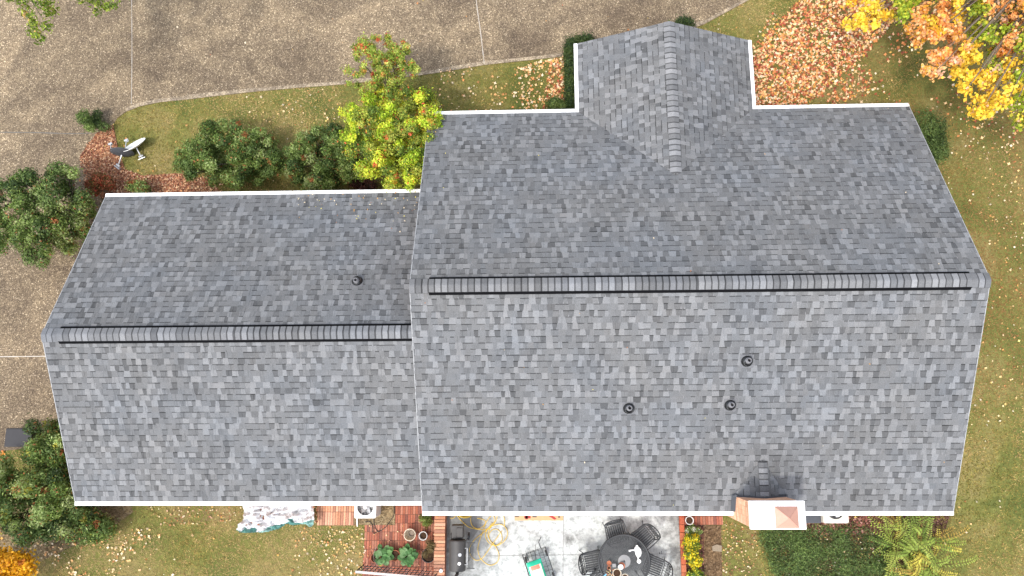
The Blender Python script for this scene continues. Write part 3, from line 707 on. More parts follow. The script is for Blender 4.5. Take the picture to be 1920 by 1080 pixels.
# clipped hedges
def hedge(label, segs, n, seed):
    base = at(*segs[0][0:2], 0); t = thing('box_hedge', label, 'hedge', base, 'clipped hedges by the front gable'); bl = []
    for x0, y0, x1, y1, r, z in segs:
        a, b = at(x0, y0, z), at(x1, y1, z); k = max(2, int((b - a).length / (r * .8)))
        for i in range(k + 1): p = a.lerp(b, i / k); bl.append((p.x, p.y, p.z, r, r, z * .9, 0))
    crown(t, bl, n, .026, [[(.020, .042, .012), (.038, .072, .018), (.062, .105, .025), (.090, .125, .030)]], seed, None, shell=.75)
    limbs(t, base, [b[:3] for b in bl[::2]], .025, 'stems')
hedge('dark clipped box hedge in an L along the left side of the front gable', [(1069, 200, 1067, 92, .17, .40), (1070, 84, 1104, 78, .17, .40)], 15000, 51)
hedge('tip of a dark clipped hedge just beyond the front gable peak', [(1276, 46, 1290, 48, .20, .40), (1250, 60, 1276, 52, .20, .4)], 3600, 52)
# maple, top right: clusters of lobed leaves on long limbs
tb = Vector((15.6, 14.0, 0)); t = thing('maple_tree', 'maple in yellow, orange and green autumn leaf at the top right corner', 'tree', tb, 'autumn maples')
cl = []
rg = random.Random(8)
def clus(pts, pal, z=3.6, r=.30):
    if r == .30: pts = [(x + rg.gauss(0, 7), y + rg.gauss(0, 7)) for x, y in pts for _ in (0, 1, 2)]; r = .17
    for x, y in pts:
        p = at(x, y, z + rg.uniform(-.5, .5)); cl.append((p.x, p.y, p.z, r * rg.uniform(.8, 1.25), r * rg.uniform(.8, 1.25), r * .5, pal))
clus([(1620, 5), (1640, 18), (1612, 30), (1650, 2), (1665, 22), (1600, 45), (1590, -10), (1632, 40)], 0)
clus([(1690, 6), (1700, 25), (1680, -12), (1720, 2), (1700, -30), (1745, -12)], 2)
clus([(1730, 25), (1712, 48), (1740, 55), (1760, 35), (1752, 72), (1722, 78), (1780, 55), (1770, 10)], 1)
clus([(1745, 40), (1735, 62), (1765, 58), (1790, 30), (1800, 8), (1785, -15)], 0)
clus([(1792, 78), (1770, 95), (1800, 60), (1760, 110), (1812, 95), (1750, 130), (1757, 118), (1788, 110)], 1)
clus([(1822, 105), (1810, 125), (1835, 90), (1800, 140), (1825, 140), (1846, 160), (1815, 165), (1840, 185), (1835, 210), (1858, 208), (1850, 140)], 0)
clus([(1830, 30), (1850, 55), (1840, 75), (1860, 100), (1870, 80), (1848, 20), (1868, 130), (1835, 0), (1885, 60), (1875, 30), (1900, 20)], 2)
clus([(1870, 15), (1890, 5), (1905, 25), (1890, 80), (1900, 60), (1885, 95), (1910, 85), (1860, 0), (1915, 5), (1895, 42), (1918, 50), (1880, -20)], 1)
clus([(1880, 120), (1865, 150), (1870, 175), (1885, 185), (1862, 190), (1900, 165), (1890, 140)], 0)
clus([(1905, 150), (1915, 170), (1920, 140), (1935, 160), (1910, 190), (1918, 232), (1930, 120)], 2)
for i in range(60):
    clus([(rg.uniform(1600, 2050), rg.uniform(-320, -20))], rg.randrange(3), 4.5, .45)
for i in range(26):
    clus([(rg.uniform(1930, 2080), rg.uniform(-20, 260))], rg.randrange(3), 4.2, .42)
crown(t, cl, 42000, .050, [MAPLE_Y, MAPLE_O, MAPLE_G], 61, [((.70, .45, .30), .04, .1)], shell=.25, aspect=.75)
m = MB(); m.tube(spline([tb, tb + Vector((0, 0, 1.6)), tb + Vector((-.2, -.3, 3.0))], 4), [.24, .23, .22, .2, .19, .18, .17, .16, .15], 10)
hub = tb + Vector((-.2, -.3, 2.9))
for q in cl[::4]:
    e = Vector(q[:3]); md = hub.lerp(e, .5) + Vector((0, 0, .35)); pts = spline([hub, md, e], 5); m.tube(pts, [.055 - .045 * i / (len(pts) - 1) for i in range(len(pts))], 5)
m.build('trunk', M['bark'], t, smooth=True)
# overhanging limb, top left
tb = Vector((-18.5, 19.0, 0)); t = thing('overhanging_tree', 'bright green leafy branches hanging in over the driveway at the top left', 'tree', tb); cl = []
clus([(20, -5), (40, 0), (45, 18), (58, 32), (62, 48), (68, 62), (72, 74), (85, 15), (95, 22), (90, 5), (70, 2), (30, -15), (88, 50)], 0, 3.8, .19)
clus([(150, -2), (170, 2), (185, 8), (200, 14), (210, 10), (160, -12), (190, -8), (182, 22)], 0, 3.8, .17)
for i in range(24): clus([(rg.uniform(-60, 260), rg.uniform(-260, -25))], 0, 4.4, .4)
crown(t, cl, 9000, .045, [[(.13, .20, .02), (.22, .30, .03), (.33, .40, .05), (.10, .15, .02)]], 62, [((.5, .32, .1), .03, .1)], shell=.3, aspect=.6)
m = MB(); m.tube([tb, tb + Vector((0, 0, 3.2))], [.2, .15], 10); hub = tb + Vector((0, 0, 3.1))
for q in cl[::3]:
    e = Vector(q[:3]); pts = spline([hub, hub.lerp(e, .5) + Vector((0, 0, .5)), e], 5); m.tube(pts, [.05 - .042 * i / (len(pts) - 1) for i in range(len(pts))], 5)
m.build('trunk', M['bark'], t, smooth=True)
# orange-yellow maple bottom left
tb = at(-40, 1095, 0); t = thing('maple_tree', 'vivid golden yellow young maple at the bottom left corner', 'tree', tb, 'autumn maples')
bl = blobs_in(-2, 1072, 1.5, (.75, .55, .5), 26, .30, 71, 1) + blobs_in(-60, 1120, 1.8, (.8, .7, .5), 14, .34, 72, 1)
crown(t, bl, 22000, .040, [[(.62, .30, .01), (.78, .42, .015), (.85, .52, .03), (.70, .36, .02)]], 71, [((.6, .22, .03), .03, .2)], aspect=.75)
limbs(t, tb, [b[:3] for b in bl[::3]], .05)

# fronded shrub, bottom right
def frond_plant(px, py, n, L, label):
    base = at(px, py, 0); t = thing('fern_shrub', label, 'shrub', base); rg = random.Random(5)
    V = []; cols = []; st = MB()
    for i in range(n):
        an = rg.uniform(0, 2 * math.pi); l = L * rg.uniform(.45, 1.1); h = rg.uniform(.3, 1.1)
        b0 = base + rg.choice([Vector((0, 0, 0)), Vector((.35, .30, 0)), Vector((-.40, .25, 0)), Vector((.1, -.45, 0)), Vector((-.15, .55, 0)), Vector((.55, -.3, 0))]) + Vector((rg.gauss(0, .08), rg.gauss(0, .08), .1)); d = Vector((math.cos(an), math.sin(an), 0))
        pts = [b0 + d * l * s_ + Vector((0, 0, h * (1.6 * s_ - 1.25 * s_ * s_) + .15 * s_)) for s_ in [k / 16 for k in range(17)]]
        st.tube(pts[::2], [.010 - .001 * k for k in range(9)], 5, (.12, .10, .03))
        sd_ = Vector((-d.y, d.x, 0)); base_c = rg.choice([(.20, .28, .05), (.28, .36, .06), (.36, .40, .08), (.15, .23, .04), (.26, .34, .06), (.20, .28, .05), (.30, .38, .07), (.56, .48, .08), (.42, .28, .06)])
        for k in range(2, 17):
            for sg in (-1, 1):
                p = pts[k]; ll = .105 * (1 - .55 * abs(k / 16 - .35)) * rg.uniform(.8, 1.2); w = .017
                f = d * .45; tip = p + (sd_ * sg + f).normalized() * ll + Vector((0, 0, -.02)); mdp = p.lerp(tip, .45)
                V += [p, mdp + d * w + Vector((0, 0, .008)), tip, mdp - d * w + Vector((0, 0, .008))]; j = rg.uniform(.75, 1.3)
                cols.append(tuple(c * j for c in base_c))
    npmesh('fronds', np.array([tuple(v) for v in V]), 4, np.array(cols), M['leaf'], t); st.build('stems', M['leaf'], t, smooth=True)
frond_plant(1702, 1035, 120, 1.05, 'feathery shrub of arching green and yellow fronds under the right lower eave')
# flowers and plants of the garden bed
bush('yellow_flower_bush', 'bush of bright yellow flowers beside the brick edging and brown path', 'flowers', 1300, 1035, .30, (.20, .42, .10), 14, .14, 5200, .026, [[(.75, .60, .02), (.82, .70, .05), (.65, .55, .03), (.25, .32, .04)]], 81, [((.10, .17, .03), .30, .4)], aspect=.8, trunk=.012)
bush('yellow_flower_bush', 'yellow-green flowering plant at the bottom edge of the garden bed', 'flowers', 1304, 1085, .25, (.17, .2, .08), 7, .13, 2600, .026, [[(.50, .55, .05), (.35, .45, .06), (.75, .65, .05)]], 82, [((.12, .20, .04), .30, .4)], aspect=.8, trunk=.012)
bush('garden_plant', 'leafy green plant with pale blossoms just below the white-rimmed pot', 'plant', 1300, 1000, .18, (.17, .15, .06), 7, .12, 1700, .030, [[(.10, .17, .04), (.17, .25, .06), (.25, .33, .10)]], 83, [((.75, .74, .68), .06, .2)], trunk=.01)
bush('garden_plant', 'spiky green plant in the corner of brick paving below the roof step', 'plant', 799, 972, .15, (.16, .12, .05), 6, .12, 1500, .034, [[(.10, .16, .03), (.19, .25, .05), (.32, .33, .10)]], 84, None, aspect=.2, trunk=.01)

# ------------------------------------------------------------------ scattered stuff
rng = np.random.default_rng(21)
W2 = lambda pts: [tuple(at(x, y).xy) for x, y in pts]
DRIVE_W = W2(DRIVE); BED_W = W2(BED)
HOUSE_R = [(X0 + .3, X1 - .3, YS + .45, YN - .45), (GX + .3, X0 + .3, GS + .45, GN - .45), (WL + .4, WR - .4, YN - .5, WT - .3)]
HARD = [W2(PATIO), W2([(597, 925), (823, 925), (823, 1130), (681, 1130), (681, 1046), (686, 985), (597, 985)]), W2([(1277, 925), (1352, 925), (1356, 1150), (1277, 1150)]), W2([(140, 900), (210, 900), (225, 960), (195, 980), (60, 1045), (-40, 1045), (-40, 880)])]
def lawnmask(X, Y, bed=True):
    m = ~inside(DRIVE_W, X, Y)
    for h in HARD: m &= ~inside(h, X, Y)
    for a, b, c_, d_ in HOUSE_R: m &= ~((X > a) & (X < b) & (Y > c_) & (Y < d_))
    if bed: m &= ~inside(BED_W, X, Y)
    return m
# short grass
n = 560000
X = rng.uniform(-18.5, 16.5, n); Y = rng.uniform(-5.0, 14.5, n)
k = lawnmask(X, Y) & ~((X > GX + .6) & (X < X1 - .8) & (Y > YS + 1.0) & (Y < GN - .6)); X, Y = X[k], Y[k]
v1 = vnoise(X, Y, .55); v2 = vnoise(X + 31, Y + 7, 1.9); v3 = vnoise(X, Y, 6.0)
for pts in ([(1425, 990), (1560, 985), (1660, 1030), (1680, 1150), (1490, 1150)], [(1352, 975), (1420, 985), (1425, 1150), (1357, 1150)], [(-60, 780), (210, 800), (300, 985), (120, 1050), (-60, 1010)]):
    pass
STRIP = inside(W2([(1352, 970), (1400, 985), (1418, 1010), (1436, 1150), (1357, 1150)]), X, Y) | inside(W2([(225, 940), (470, 940), (470, 972), (290, 984), (225, 975)]), X, Y)
kk = (rng.random(len(X)) < (.45 + .55 * v2)) & (~STRIP | (rng.random(len(X)) < .8)); X, Y, v1, v2, v3, STRIP = X[kk], Y[kk], v1[kk], v2[kk], v3[kk], STRIP[kk]
n = len(X); t_ = np.clip(.55 * v1 + .35 * v2 + .25 * v3 + rng.normal(0, .16, n), 0, 1)
north = np.clip((Y - 6) / 6, 0, 1)
cs = np.array([(.082, .100, .018), (.148, .138, .028), (.225, .172, .046), (.305, .215, .078), (.39, .28, .130)])
ti = t_ * 4 * .999; i0 = ti.astype(int); f = (ti - i0)[:, None]; cols = cs[i0] * (1 - f) + cs[np.minimum(i0 + 1, 4)] * f
cols *= rng.uniform(.5, 1.55, n)[:, None]
a = rng.uniform(0, 2 * np.pi, n); l = rng.uniform(.03, .085, n); h = rng.uniform(.008, .04, n); w = .010
east = np.clip((X - 9.0) / 2.5, 0, 1) * np.clip((Y + 1.0) / 3, 0, 1) * np.clip(vnoise(X + 9, Y - 4, .8) * 1.7 - .2, 0, 1)
cols = cols * rng.uniform(.8, 1.2, n)[:, None]; cols = cols * (1 - .75 * east[:, None]) + np.array([.22, .115, .042]) * (.75 * east[:, None]) * rng.uniform(.6, 1.3, n)[:, None]
st2 = (STRIP * np.clip(vnoise(X + 3, Y, 2.2) * 1.8 - .2, 0, 1))[:, None]
cols = cols * (1 - .85 * st2) + np.array([.135, .085, .045]) * .85 * st2 * rng.uniform(.5, 1.6, n)[:, None]
tan = ((X < 0) & (Y < 0)) * np.clip(vnoise(X - 3, Y + 5, .7) * 1.6 - .3, 0, 1)
cols = cols * (1 - .5 * tan[:, None]) + np.array([.40, .30, .15]) * (.5 * tan[:, None])
V = np.stack([np.stack([X - np.sin(a) * w, Y + np.cos(a) * w, np.full(n, .002)], 1), np.stack([X + np.sin(a) * w, Y - np.cos(a) * w, np.full(n, .002)], 1),
              np.stack([X + np.cos(a) * l, Y + np.sin(a) * l, h], 1)], 1).reshape(-1, 3)
tag(npmesh('grass', V, 3, cols, M['blade']), 'short olive and straw-coloured lawn grass', 'grass', kind='stuff')
# ground cover under the chimney
GC = W2([(1422, 996), (1520, 990), (1600, 985), (1660, 1010), (1690, 1150), (1500, 1150), (1450, 1075)])
n = 120000; X = rng.uniform(6, 12, n); Y = rng.uniform(-5.2, -2.2, n); k = inside(GC, X, Y); X, Y = X[k], Y[k]; n = len(X); X = X + rng.normal(0, .10, n); Y = np.minimum(Y + rng.normal(0, .07, n), -2.2)
q = vnoise(X, Y, 2.5); keep = rng.random(n) < (.15 + 1.0 * q) * np.clip((-Y - 2.45) / .5, .12, 1); X, Y, q = X[keep], Y[keep], q[keep]; n = len(X)
P = np.stack([X, Y, rng.uniform(.01, .12, n) * (.4 + q)], 1); V = leaf_faces(rng, P, np.tile([0, 0, 1.], (n, 1)), np.full(n, .030), .3, .6)
cols = np.array(DARKG + [(.16, .23, .06)])[rng.integers(0, 5, n)] * rng.uniform(.5, 1.25, n)[:, None] * (.55 + .9 * q)[:, None]
tag(npmesh('ground_cover', V, 4, cols, M['leaf']), 'dark green creeping ground cover right of the chimney', 'ground cover', kind='stuff')

# fallen leaves
def fallen(regions, name, label):
    Xs, Ys, Cs, Ss = [], [], [], []
    for pts, cnt, pal, size, cond in regions:
        Pg = W2(pts); xs = [p[0] for p in Pg]; ys_ = [p[1] for p in Pg]; nn = int(cnt)
        X = rng.uniform(min(xs), max(xs), nn * 3); Y = rng.uniform(min(ys_), max(ys_), nn * 3); k = inside(Pg, X, Y)
        if cond == 'clump': k &= rng.random(len(X)) < np.clip(vnoise(X, Y, 1.6) * 1.5 + vnoise(X, Y, .6) - .75, .06, 1)
        if cond == 'lawn': k &= lawnmask(X, Y, False) & (rng.random(len(X)) < np.clip(vnoise(X, Y, 1.1) * 1.6 - .25, .08, 1))
        X, Y = X[k][:nn], Y[k][:nn]; Xs.append(X); Ys.append(Y)
        pc = np.array(pal)[rng.integers(0, len(pal), len(X))] * rng.uniform(.75, 1.15, len(X))[:, None]; Cs.append(pc); Ss.append(np.full(len(X), size))
    X, Y, Cc_, S_ = np.concatenate(Xs), np.concatenate(Ys), np.concatenate(Cs), np.concatenate(Ss); n = len(X)
    N = np.stack([rng.normal(0, .5, n), rng.normal(0, .5, n), np.ones(n)], 1); N /= np.linalg.norm(N, axis=1)[:, None]
    A = np.cross(N, rng.normal(0, 1, (n, 3))); A /= np.linalg.norm(A, axis=1)[:, None]; B = np.cross(N, A)
    z = .03 + rng.random(n) * .03; P = np.stack([X, Y, z], 1); s = S_ * rng.uniform(.4, 1.45, n)
    K = 8; vs = []
    for j in range(K):
        an = 2 * np.pi * j / K; r = s * (rng.uniform(.85, 1.15, n) if j % 2 == 0 else rng.uniform(.38, .62, n))
        vs.append(P + A * (np.cos(an) * r)[:, None] + B * (np.sin(an) * r)[:, None] + N * (rng.uniform(0, .30, n) * r)[:, None])
    V = np.stack(vs, 1).reshape(-1, 3); V[:, 2] = np.maximum(V[:, 2], .026)
    o = npmesh(name, V, K, np.clip(Cc_, 0, 1), M['dryleaf']); tag(o, label, 'leaves', kind='stuff'); return o
PEACH = [(.82, .50, .27), (.85, .60, .36), (.78, .42, .18), (.84, .70, .50), (.84, .58, .30), (.70, .28, .10), (.52, .15, .07), (.38, .09, .05), (.74, .44, .10), (.66, .24, .08), (.30, .07, .04), (.42, .14, .06), (.22, .06, .035), (.80, .52, .26)]
PALE = [(.72, .54, .30), (.76, .62, .40), (.68, .46, .20), (.55, .29, .11), (.76, .66, .48), (.42, .18, .07), (.66, .44, .16)]
MULC = [(.40, .18, .09), (.50, .28, .15), (.30, .11, .06), (.58, .38, .24), (.22, .08, .05)]
LAWNALL = [(-200, -100), (2100, -100), (2100, 1200), (-200, 1200)]
fallen([
    ([(1408, 200), (1408, 120), (1432, 70), (1470, 30), (1520, -20), (1600, -60), (1720, -60), (1700, 20), (1660, 60), (1625, 100), (1590, 130), (1560, 150), (1540, 180), (1500, 200)], 6000, PEACH, .046, None),
    ([(1400, 210), (1404, 100), (1440, 30), (1560, -40), (1740, -60), (1760, 60), (1690, 130), (1610, 190), (1520, 210)], 1500, PEACH, .046, 'clump'),
    ([(1520, 190), (1600, 120), (1700, 40), (1800, 120), (1900, 190), (1920, 330), (1760, 260), (1700, 200)], 620, PEACH, .042, 'clump'),
    ([(820, 215), (900, 150), (1000, 118), (1060, 108), (1064, 205)], 900, PEACH[:6] + PALE, .040, 'clump'),
    ([(1018, 208), (1030, 112), (1062, 106), (1066, 200)], 420, PEACH, .042, None),
    ([(820, 130), (905, 125), (905, 210), (820, 212)], 120, PEACH[:6], .035, 'clump'),
    ([(460, 180), (640, 165), (640, 240), (460, 230)], 70, PALE, .034, None),
    (LAWNALL, 1300, PALE + [(.70, .42, .12), (.62, .30, .10), (.80, .62, .2)], .033, 'lawn'),
    ([(1760, 230), (1920, 200), (1920, 800), (1800, 800), (1870, 520)], 260, PALE, .030, None),
    (BED, 3600, MULC, .028, None),
    ([(260, 338), (420, 330), (420, 372), (230, 372)], 420, MULC + PEACH[:3], .034, None),
    ([(60, 1000), (300, 990), (330, 1090), (40, 1090)], 420, PALE + PEACH[:4], .036, 'clump'),
    ([(-20, 845), (12, 845), (10, 1010), (-20, 1010)], 160, [(.65, .26, .04), (.75, .40, .10), (.50, .16, .04)], .045, None),
    ([(560, 990), (690, 990), (680, 1085), (540, 1085)], 210, PALE, .033, 'clump'),
    ([(1352, 975), (1420, 985), (1428, 1090), (1355, 1090)], 220, PALE + MULC, .024, None),
    ([(1440, 1000), (1680, 1000), (1690, 1090), (1470, 1090)], 260, [(.78, .72, .62)] + PALE, .026, None),
    ([(1520, 965), (1640, 965), (1640, 1000), (1500, 1000)], 420, [(.20, .07, .05), (.30, .12, .09), (.38, .20, .16), (.12, .05, .04)], .034, None),
    ([(280, 950), (480, 950), (480, 980), (300, 986)], 150, MULC + PALE, .026, None),
    ([(300, 20), (1300, -20), (1300, 80), (1060, 100), (400, 170)], 26, PALE + [(.7, .5, .1), (.5, .12, .06)], .032, None),
    ([(690, 985), (815, 985), (815, 1060), (690, 1060)], 90, PALE + MULC, .022, None),
], 'fallen_leaves', 'fallen maple leaves, peach, cream and red, thickest on the upper right lawn')

# a few leaves lying on the gutters and on the left roof below the lime tree
V_, C_ = [], []
rg = random.Random(77)
def roofz(x, y): return max((ZE + (YN - y) * pm) if y > YR else (ZE + (y - YS) * pm), 0) if x > X0 else ((ZE + (GN - y) * pg) if y > GR else (ZE + (y - GS) * pg))
for i in range(150):
    if i < 60: x, y = rg.uniform(X0 - 3.5, X0 - .1), GN - abs(rg.gauss(0, .5))
    elif i < 95: x, y = rg.uniform(GX, X0), GN + rg.uniform(.0, .09)
    elif i < 125: x, y = rg.uniform(WR, X1), YN + rg.uniform(.0, .09)
    else: x, y = rg.uniform(X0, X1), rg.uniform(YS, YN)
    z = (ZE if i in range(60, 125) else roofz(x, y)) + .022; a_ = rg.uniform(0, 6.28); l_ = rg.uniform(.012, .026); c_ = rg.choice([(.45, .25, .08), (.30, .12, .05), (.55, .48, .12), (.62, .52, .36)])
    d = Vector((math.cos(a_), math.sin(a_), 0)) * l_; e = Vector((-d.y, d.x, 0)) * .6; p = Vector((x, y, z))
    V_ += [p - d, p + e + Vector((0, 0, .006)), p + d + Vector((0, 0, .004)), p - e]; C_.append(c_)
tag(npmesh('roof_leaves', np.array([tuple(v) for v in V_]), 4, np.array(C_), M['dryleaf']), 'tiny fallen leaves caught on the gutters and left roof', 'leaves', kind='stuff')

# ------------------------------------------------------------------ garden things
def rise_at(px, py, z): return at(px, py, z)
# low brick wall
m = MB(); a = at(815, 940, .38); b = at(836, 1105, .38); wx0, wx1 = a.x, a.x + .30
m.box((wx0 + .01, b.y, 0), (wx1 - .01, a.y, .31), (.30, .17, .12)); y = b.y
while y < a.y - .05:
    m.box((wx0 + random.uniform(-.004, .004), y + .005, .315), (wx1 + random.uniform(-.004, .004), y + .082, .38 + random.uniform(-.003, .003)), brick_col(ORA))
    y += .092
for r in range(4):
    y = b.y - (.1 if r % 2 else 0)
    while y < a.y:
        for xx in (wx0, wx1 - .02):
            m.box((xx, max(y, b.y) + .005, r * .077 + .004), (xx + .02, min(y + .205, a.y), r * .077 + .072), brick_col(RED))
        y += .21
o = m.build('brick_wall', M['brick']); tag(o, 'low orange brick wall between the brick paving and the grill', 'wall')
# brick edging on the right of the patio
m = MB(); a = at(1272, 930, .12); b = at(1285, 1120, .12); y = b.y
while y < a.y - .02:
    m.box((a.x, y + .005, 0), (a.x + .13, min(y + .205, a.y), .12 + random.uniform(-.004, .004)), brick_col([(.40, .11, .055), (.46, .15, .08), (.34, .09, .05)])); y += .212
o = m.build('brick_edging', M['brick']); tag(o, 'red brick edging along the right side of the patio', 'edging')
m = MB(); a = at(1284, 1014, .1); m.box((a.x, a.y - .05, 0), (a.x + .42, a.y + .05, .10), (.42, .15, .08)); tag(m.build('edging_brick', M['brick']), 'short brick divider across the garden bed above the yellow flowers', 'brick')
# stone on the path
m = MB(); p = at(1344, 1027, 0); m.prism([p + Vector((-.13, -.08, .005)), p + Vector((.12, -.10, .005)), p + Vector((.14, .06, .005)), p + Vector((0, .10, .005)), p + Vector((-.14, .05, .005))], (0, 0, 0), (0, 0, .04), (.22, .18, .13)); tag(m.build('stepping_stone', M['brick'], bevel=.01), 'pale flat stone on the brown path', 'stone')

def pot(label, px, py, r, h, mat, inner, rimw=.014, group='plant pots', fill=.75, z0=.03, name='plant_pot', cat='pot'):
    p = at(px, py, z0 + h); base = Vector((p.x, p.y, z0)); t = thing(name, label, cat, base, group); T = Matrix.Translation(base)
    m = MB(); m.lathe([(0, .0), (r * .72, 0), (r * .95, h * .85), (r, h * .86), (r, h), (r - rimw, h), (r - rimw - .004, h * .85), (r * .70, .02), (0, .02)], 28, T); m.build('vessel', mat, t, smooth=False)
    m = MB(); m.lathe([(r * .90 - rimw, h * fill), (r * .5, h * fill + .01), (.001, h * fill + .004)], 24, T); m.build('soil', inner, t)
    return t, base
PG = 'plant pots'
t, b_ = pot('large empty cream plastic pot on the red brick paving', 768, 1003, .165, .30, M['cream'], M['cream'], fill=.12)
m = MB(); m.lathe([(.0, .08), (.06, .085), (.09, .06), (.10, .04)], 16, Matrix.Translation(b_ + Vector((.02, .02, 0)))); m.build('saucer', M['lath'], t)
pot('smaller dark pot with white rim, right of the cream pot', 793, 1005, .120, .22, M['acwhite'], M['soil'], fill=.55)
pot('white-rimmed pot on the brick landing at the patio corner', 1293, 976, .115, .22, M['acwhite'], M['soil'], fill=.8)
pot('wide dark pot of brown dry twigs beside the low brick wall', 803, 1042, .19, .22, M['black'], M['soil'], fill=.8)
pot('dark pot on the lawn edge at the far left of the pot row', 704, 1046, .14, .2, M['terra'], M['soil'], fill=.8)
bush('dry_plant', 'wispy brown dried plant in the wide pot beside the brick wall', 'plant', 804, 1030, .35, (.14, .20, .08), 6, .10, 1500, .034, [[(.20, .15, .06), (.30, .22, .10), (.14, .12, .05)]], 91, aspect=.12, trunk=.01)
def hosta(label, px, py, n, seed, r=.19):
    t, b0 = pot('round dark pot holding ' + label[1], px, py + 5, r, .20, M['black'], M['soil'], fill=.85)
    rg = random.Random(seed); c = Vector((b0.x, b0.y, .22)); m = MB(); pl = thing('broadleaf_plant', label[0], 'plant', c, 'broad-leaved potted plants')
    for i in range(n):
        an = i * 2.4 + rg.uniform(-.3, .3); rr = .05 + .17 * (i / n) ** .8; L = rg.uniform(.10, .15); w = L * rg.uniform(.72, .95); d = Vector((math.cos(an), math.sin(an), 0)); s_ = Vector((-d.y, d.x, 0))
        z = .32 - .10 * i / n + rg.uniform(-.02, .02); k = rg.uniform(.8, 1.25); col = rg.choice([(.10, .24, .07), (.15, .30, .10), (.08, .19, .06), (.20, .35, .15)])
        if label[2] and i == n - 2: col = (.65, .42, .02)
        col = tuple(v * k for v in col); o0 = Vector((c.x, c.y, z)) + d * rr
        ring = [(0, 0), (.25, .62), (.55, 1), (.85, .7), (1, 0), (.85, -.7), (.55, -1), (.25, -.62)]
        P_ = [o0 + d * (L * 1.5 * a_ - L * .5) + s_ * (w * b_ * .75) + Vector((0, 0, .05 * (1 - (a_ - .5) ** 2 * 4) * .6 + abs(b_) * .018)) for a_, b_ in ring]
        mid = [o0 + d * (L * 1.5 * a_ - L * .5) + Vector((0, 0, .05 * (1 - (a_ - .5) ** 2 * 4) * .5)) for a_ in (0, .5, 1)]
        for g in ((0, 1, 2), (2, 3, 4)): m.face([P_[g[0]], P_[g[1]], P_[g[2]], mid[1]], col)
        for g in ((4, 5, 6), (6, 7, 0)): m.face([P_[g[0]], P_[g[1]], P_[g[2]], mid[1]], tuple(v * .85 for v in col))
        pl_st = [c, c.lerp(o0, .6) + Vector((0, 0, .03)), o0]; m.tube(pl_st, .005, 4, (.10, .16, .05))
    m.build('foliage', M['leaf'], pl)
hosta(('bright green broad-leaved plant with one yellow leaf, in the left pot', 'the plant with a yellow leaf', True), 718, 1036, 17, 3)
hosta(('dark green broad-leaved plant in the middle pot of the row', 'the darker broad-leaved plant', False), 765, 1036, 24, 4, .21)
pot('dark pot of pebbly soil between the two broad-leaved plants', 740, 1042, .15, .20, M['terra'], M['soil'], fill=.85)
m = MB(); m.tube(spline([at(706, 1025, .6), at(700, 1042, .3), at(707, 1060, .05)], 4), .008, 5); m.tube([at(700, 1050, .25), at(722, 1075, .5)], .010, 5)
tag(m.build('garden_stakes', M['lath']), 'thin grey canes leaning over the leftmost pot', 'stakes')

# railing across the lower paving
A_ = at(682, 1059, 0); B_ = at(822, 1071, 0); RH = .92
t = thing('metal_railing', 'black barred railing with pale grey top rail across the lower brick paving', 'railing', A_)
A_.z = B_.z = .03; d = (B_ - A_); L = d.length; d.normalize(); n_ = Vector((-d.y, d.x, 0))
m = MB(); Z = Vector((0, 0, RH)); m.prism([A_ + Z - n_ * .03 + Vector((0, 0, -.02)), A_ + Z + n_ * .03 + Vector((0, 0, -.02)), A_ + Z + n_ * .03 + Vector((0, 0, .02)), A_ + Z - n_ * .03 + Vector((0, 0, .02))], (0, 0, 0), d * L); m.build('top_rail', M['graypaint'], t)
m = MB()
for h_ in (.12, .40, .62): m.tube([A_ + Vector((0, 0, h_)), B_ + Vector((0, 0, h_))], .010, 6)
m.build('cross_rail', M['black'], t)
k = int(L / .11)
for i in range(k + 1):
    p = A_ + d * (L * i / k); m = MB(); m.tube([p, p + Vector((0, 0, RH - .02))], .018 if i in (0, k) else .010, 6); m.build('post' if i in (0, k) else 'baluster', M['black'], t)
m = MB(); p = at(827, 1070, .39); m.lathe([(0, .0), (.05, 0), (.055, .012), (.035, .035), (.0, .04)], 16, Matrix.Translation(p)); tag(m.build('post_cap_ball', M['white'], smooth=True), 'small round white ornament on the end of the low brick wall', 'ornament')
m = MB(); p = at(770, 1060, 0)
# smoker grill
g0 = at(857, 1040, 0); t = thing('smoker_grill', 'black barrel smoker grill with firebox beside the low brick wall', 'grill', g0)
zc_ = .85; ya = at(857, 1073, zc_ + .2).y; yb = at(857, 1014, zc_ + .2).y; xc = at(858, 1042, zc_).x; R_ = .215
Ty = Matrix.Translation((xc, ya, zc_)) @ Matrix.Rotation(-math.pi / 2, 4, 'X'); LL = yb - ya
m = MB(); m.lathe([(0, 0), (R_ - .012, 0), (R_, .012), (R_, LL - .012), (R_ - .012, LL), (0, LL)], 40, Ty); m.build('barrel', M['smoker'], t, smooth=False)
m = MB(); m.lathe([(R_ + .004, .03), (R_ + .010, .03), (R_ + .010, LL - .03), (R_ + .004, LL - .03)], 24, Ty, a0=math.radians(175), a1=math.radians(350)); m.build('lid', M['smoker'], t)
m = MB(); m.tube([(xc + .21, ya + .18, zc_ + .13), (xc + .27, ya + .18, zc_ + .14), (xc + .27, yb - .2, zc_ + .14), (xc + .21, yb - .2, zc_ + .13)], .012, 8); m.build('handle', M['steel'], t)
m = MB(); m.lathe([(0, .012), (.042, .012), (.045, 0)], 20, Matrix.Translation((xc + .07, ya + .22, zc_ + R_ + .006)) @ Matrix.Rotation(.25, 4, 'Y')); m.build('thermometer', M['white'], t)
m = MB(); m.lathe([(0, .010), (.045, .010), (.048, 0)], 20, Matrix.Translation((xc + .08, ya + .44, zc_ + R_ - .006)) @ Matrix.Rotation(.3, 4, 'Y')); m.build('damper', M['steel'], t)
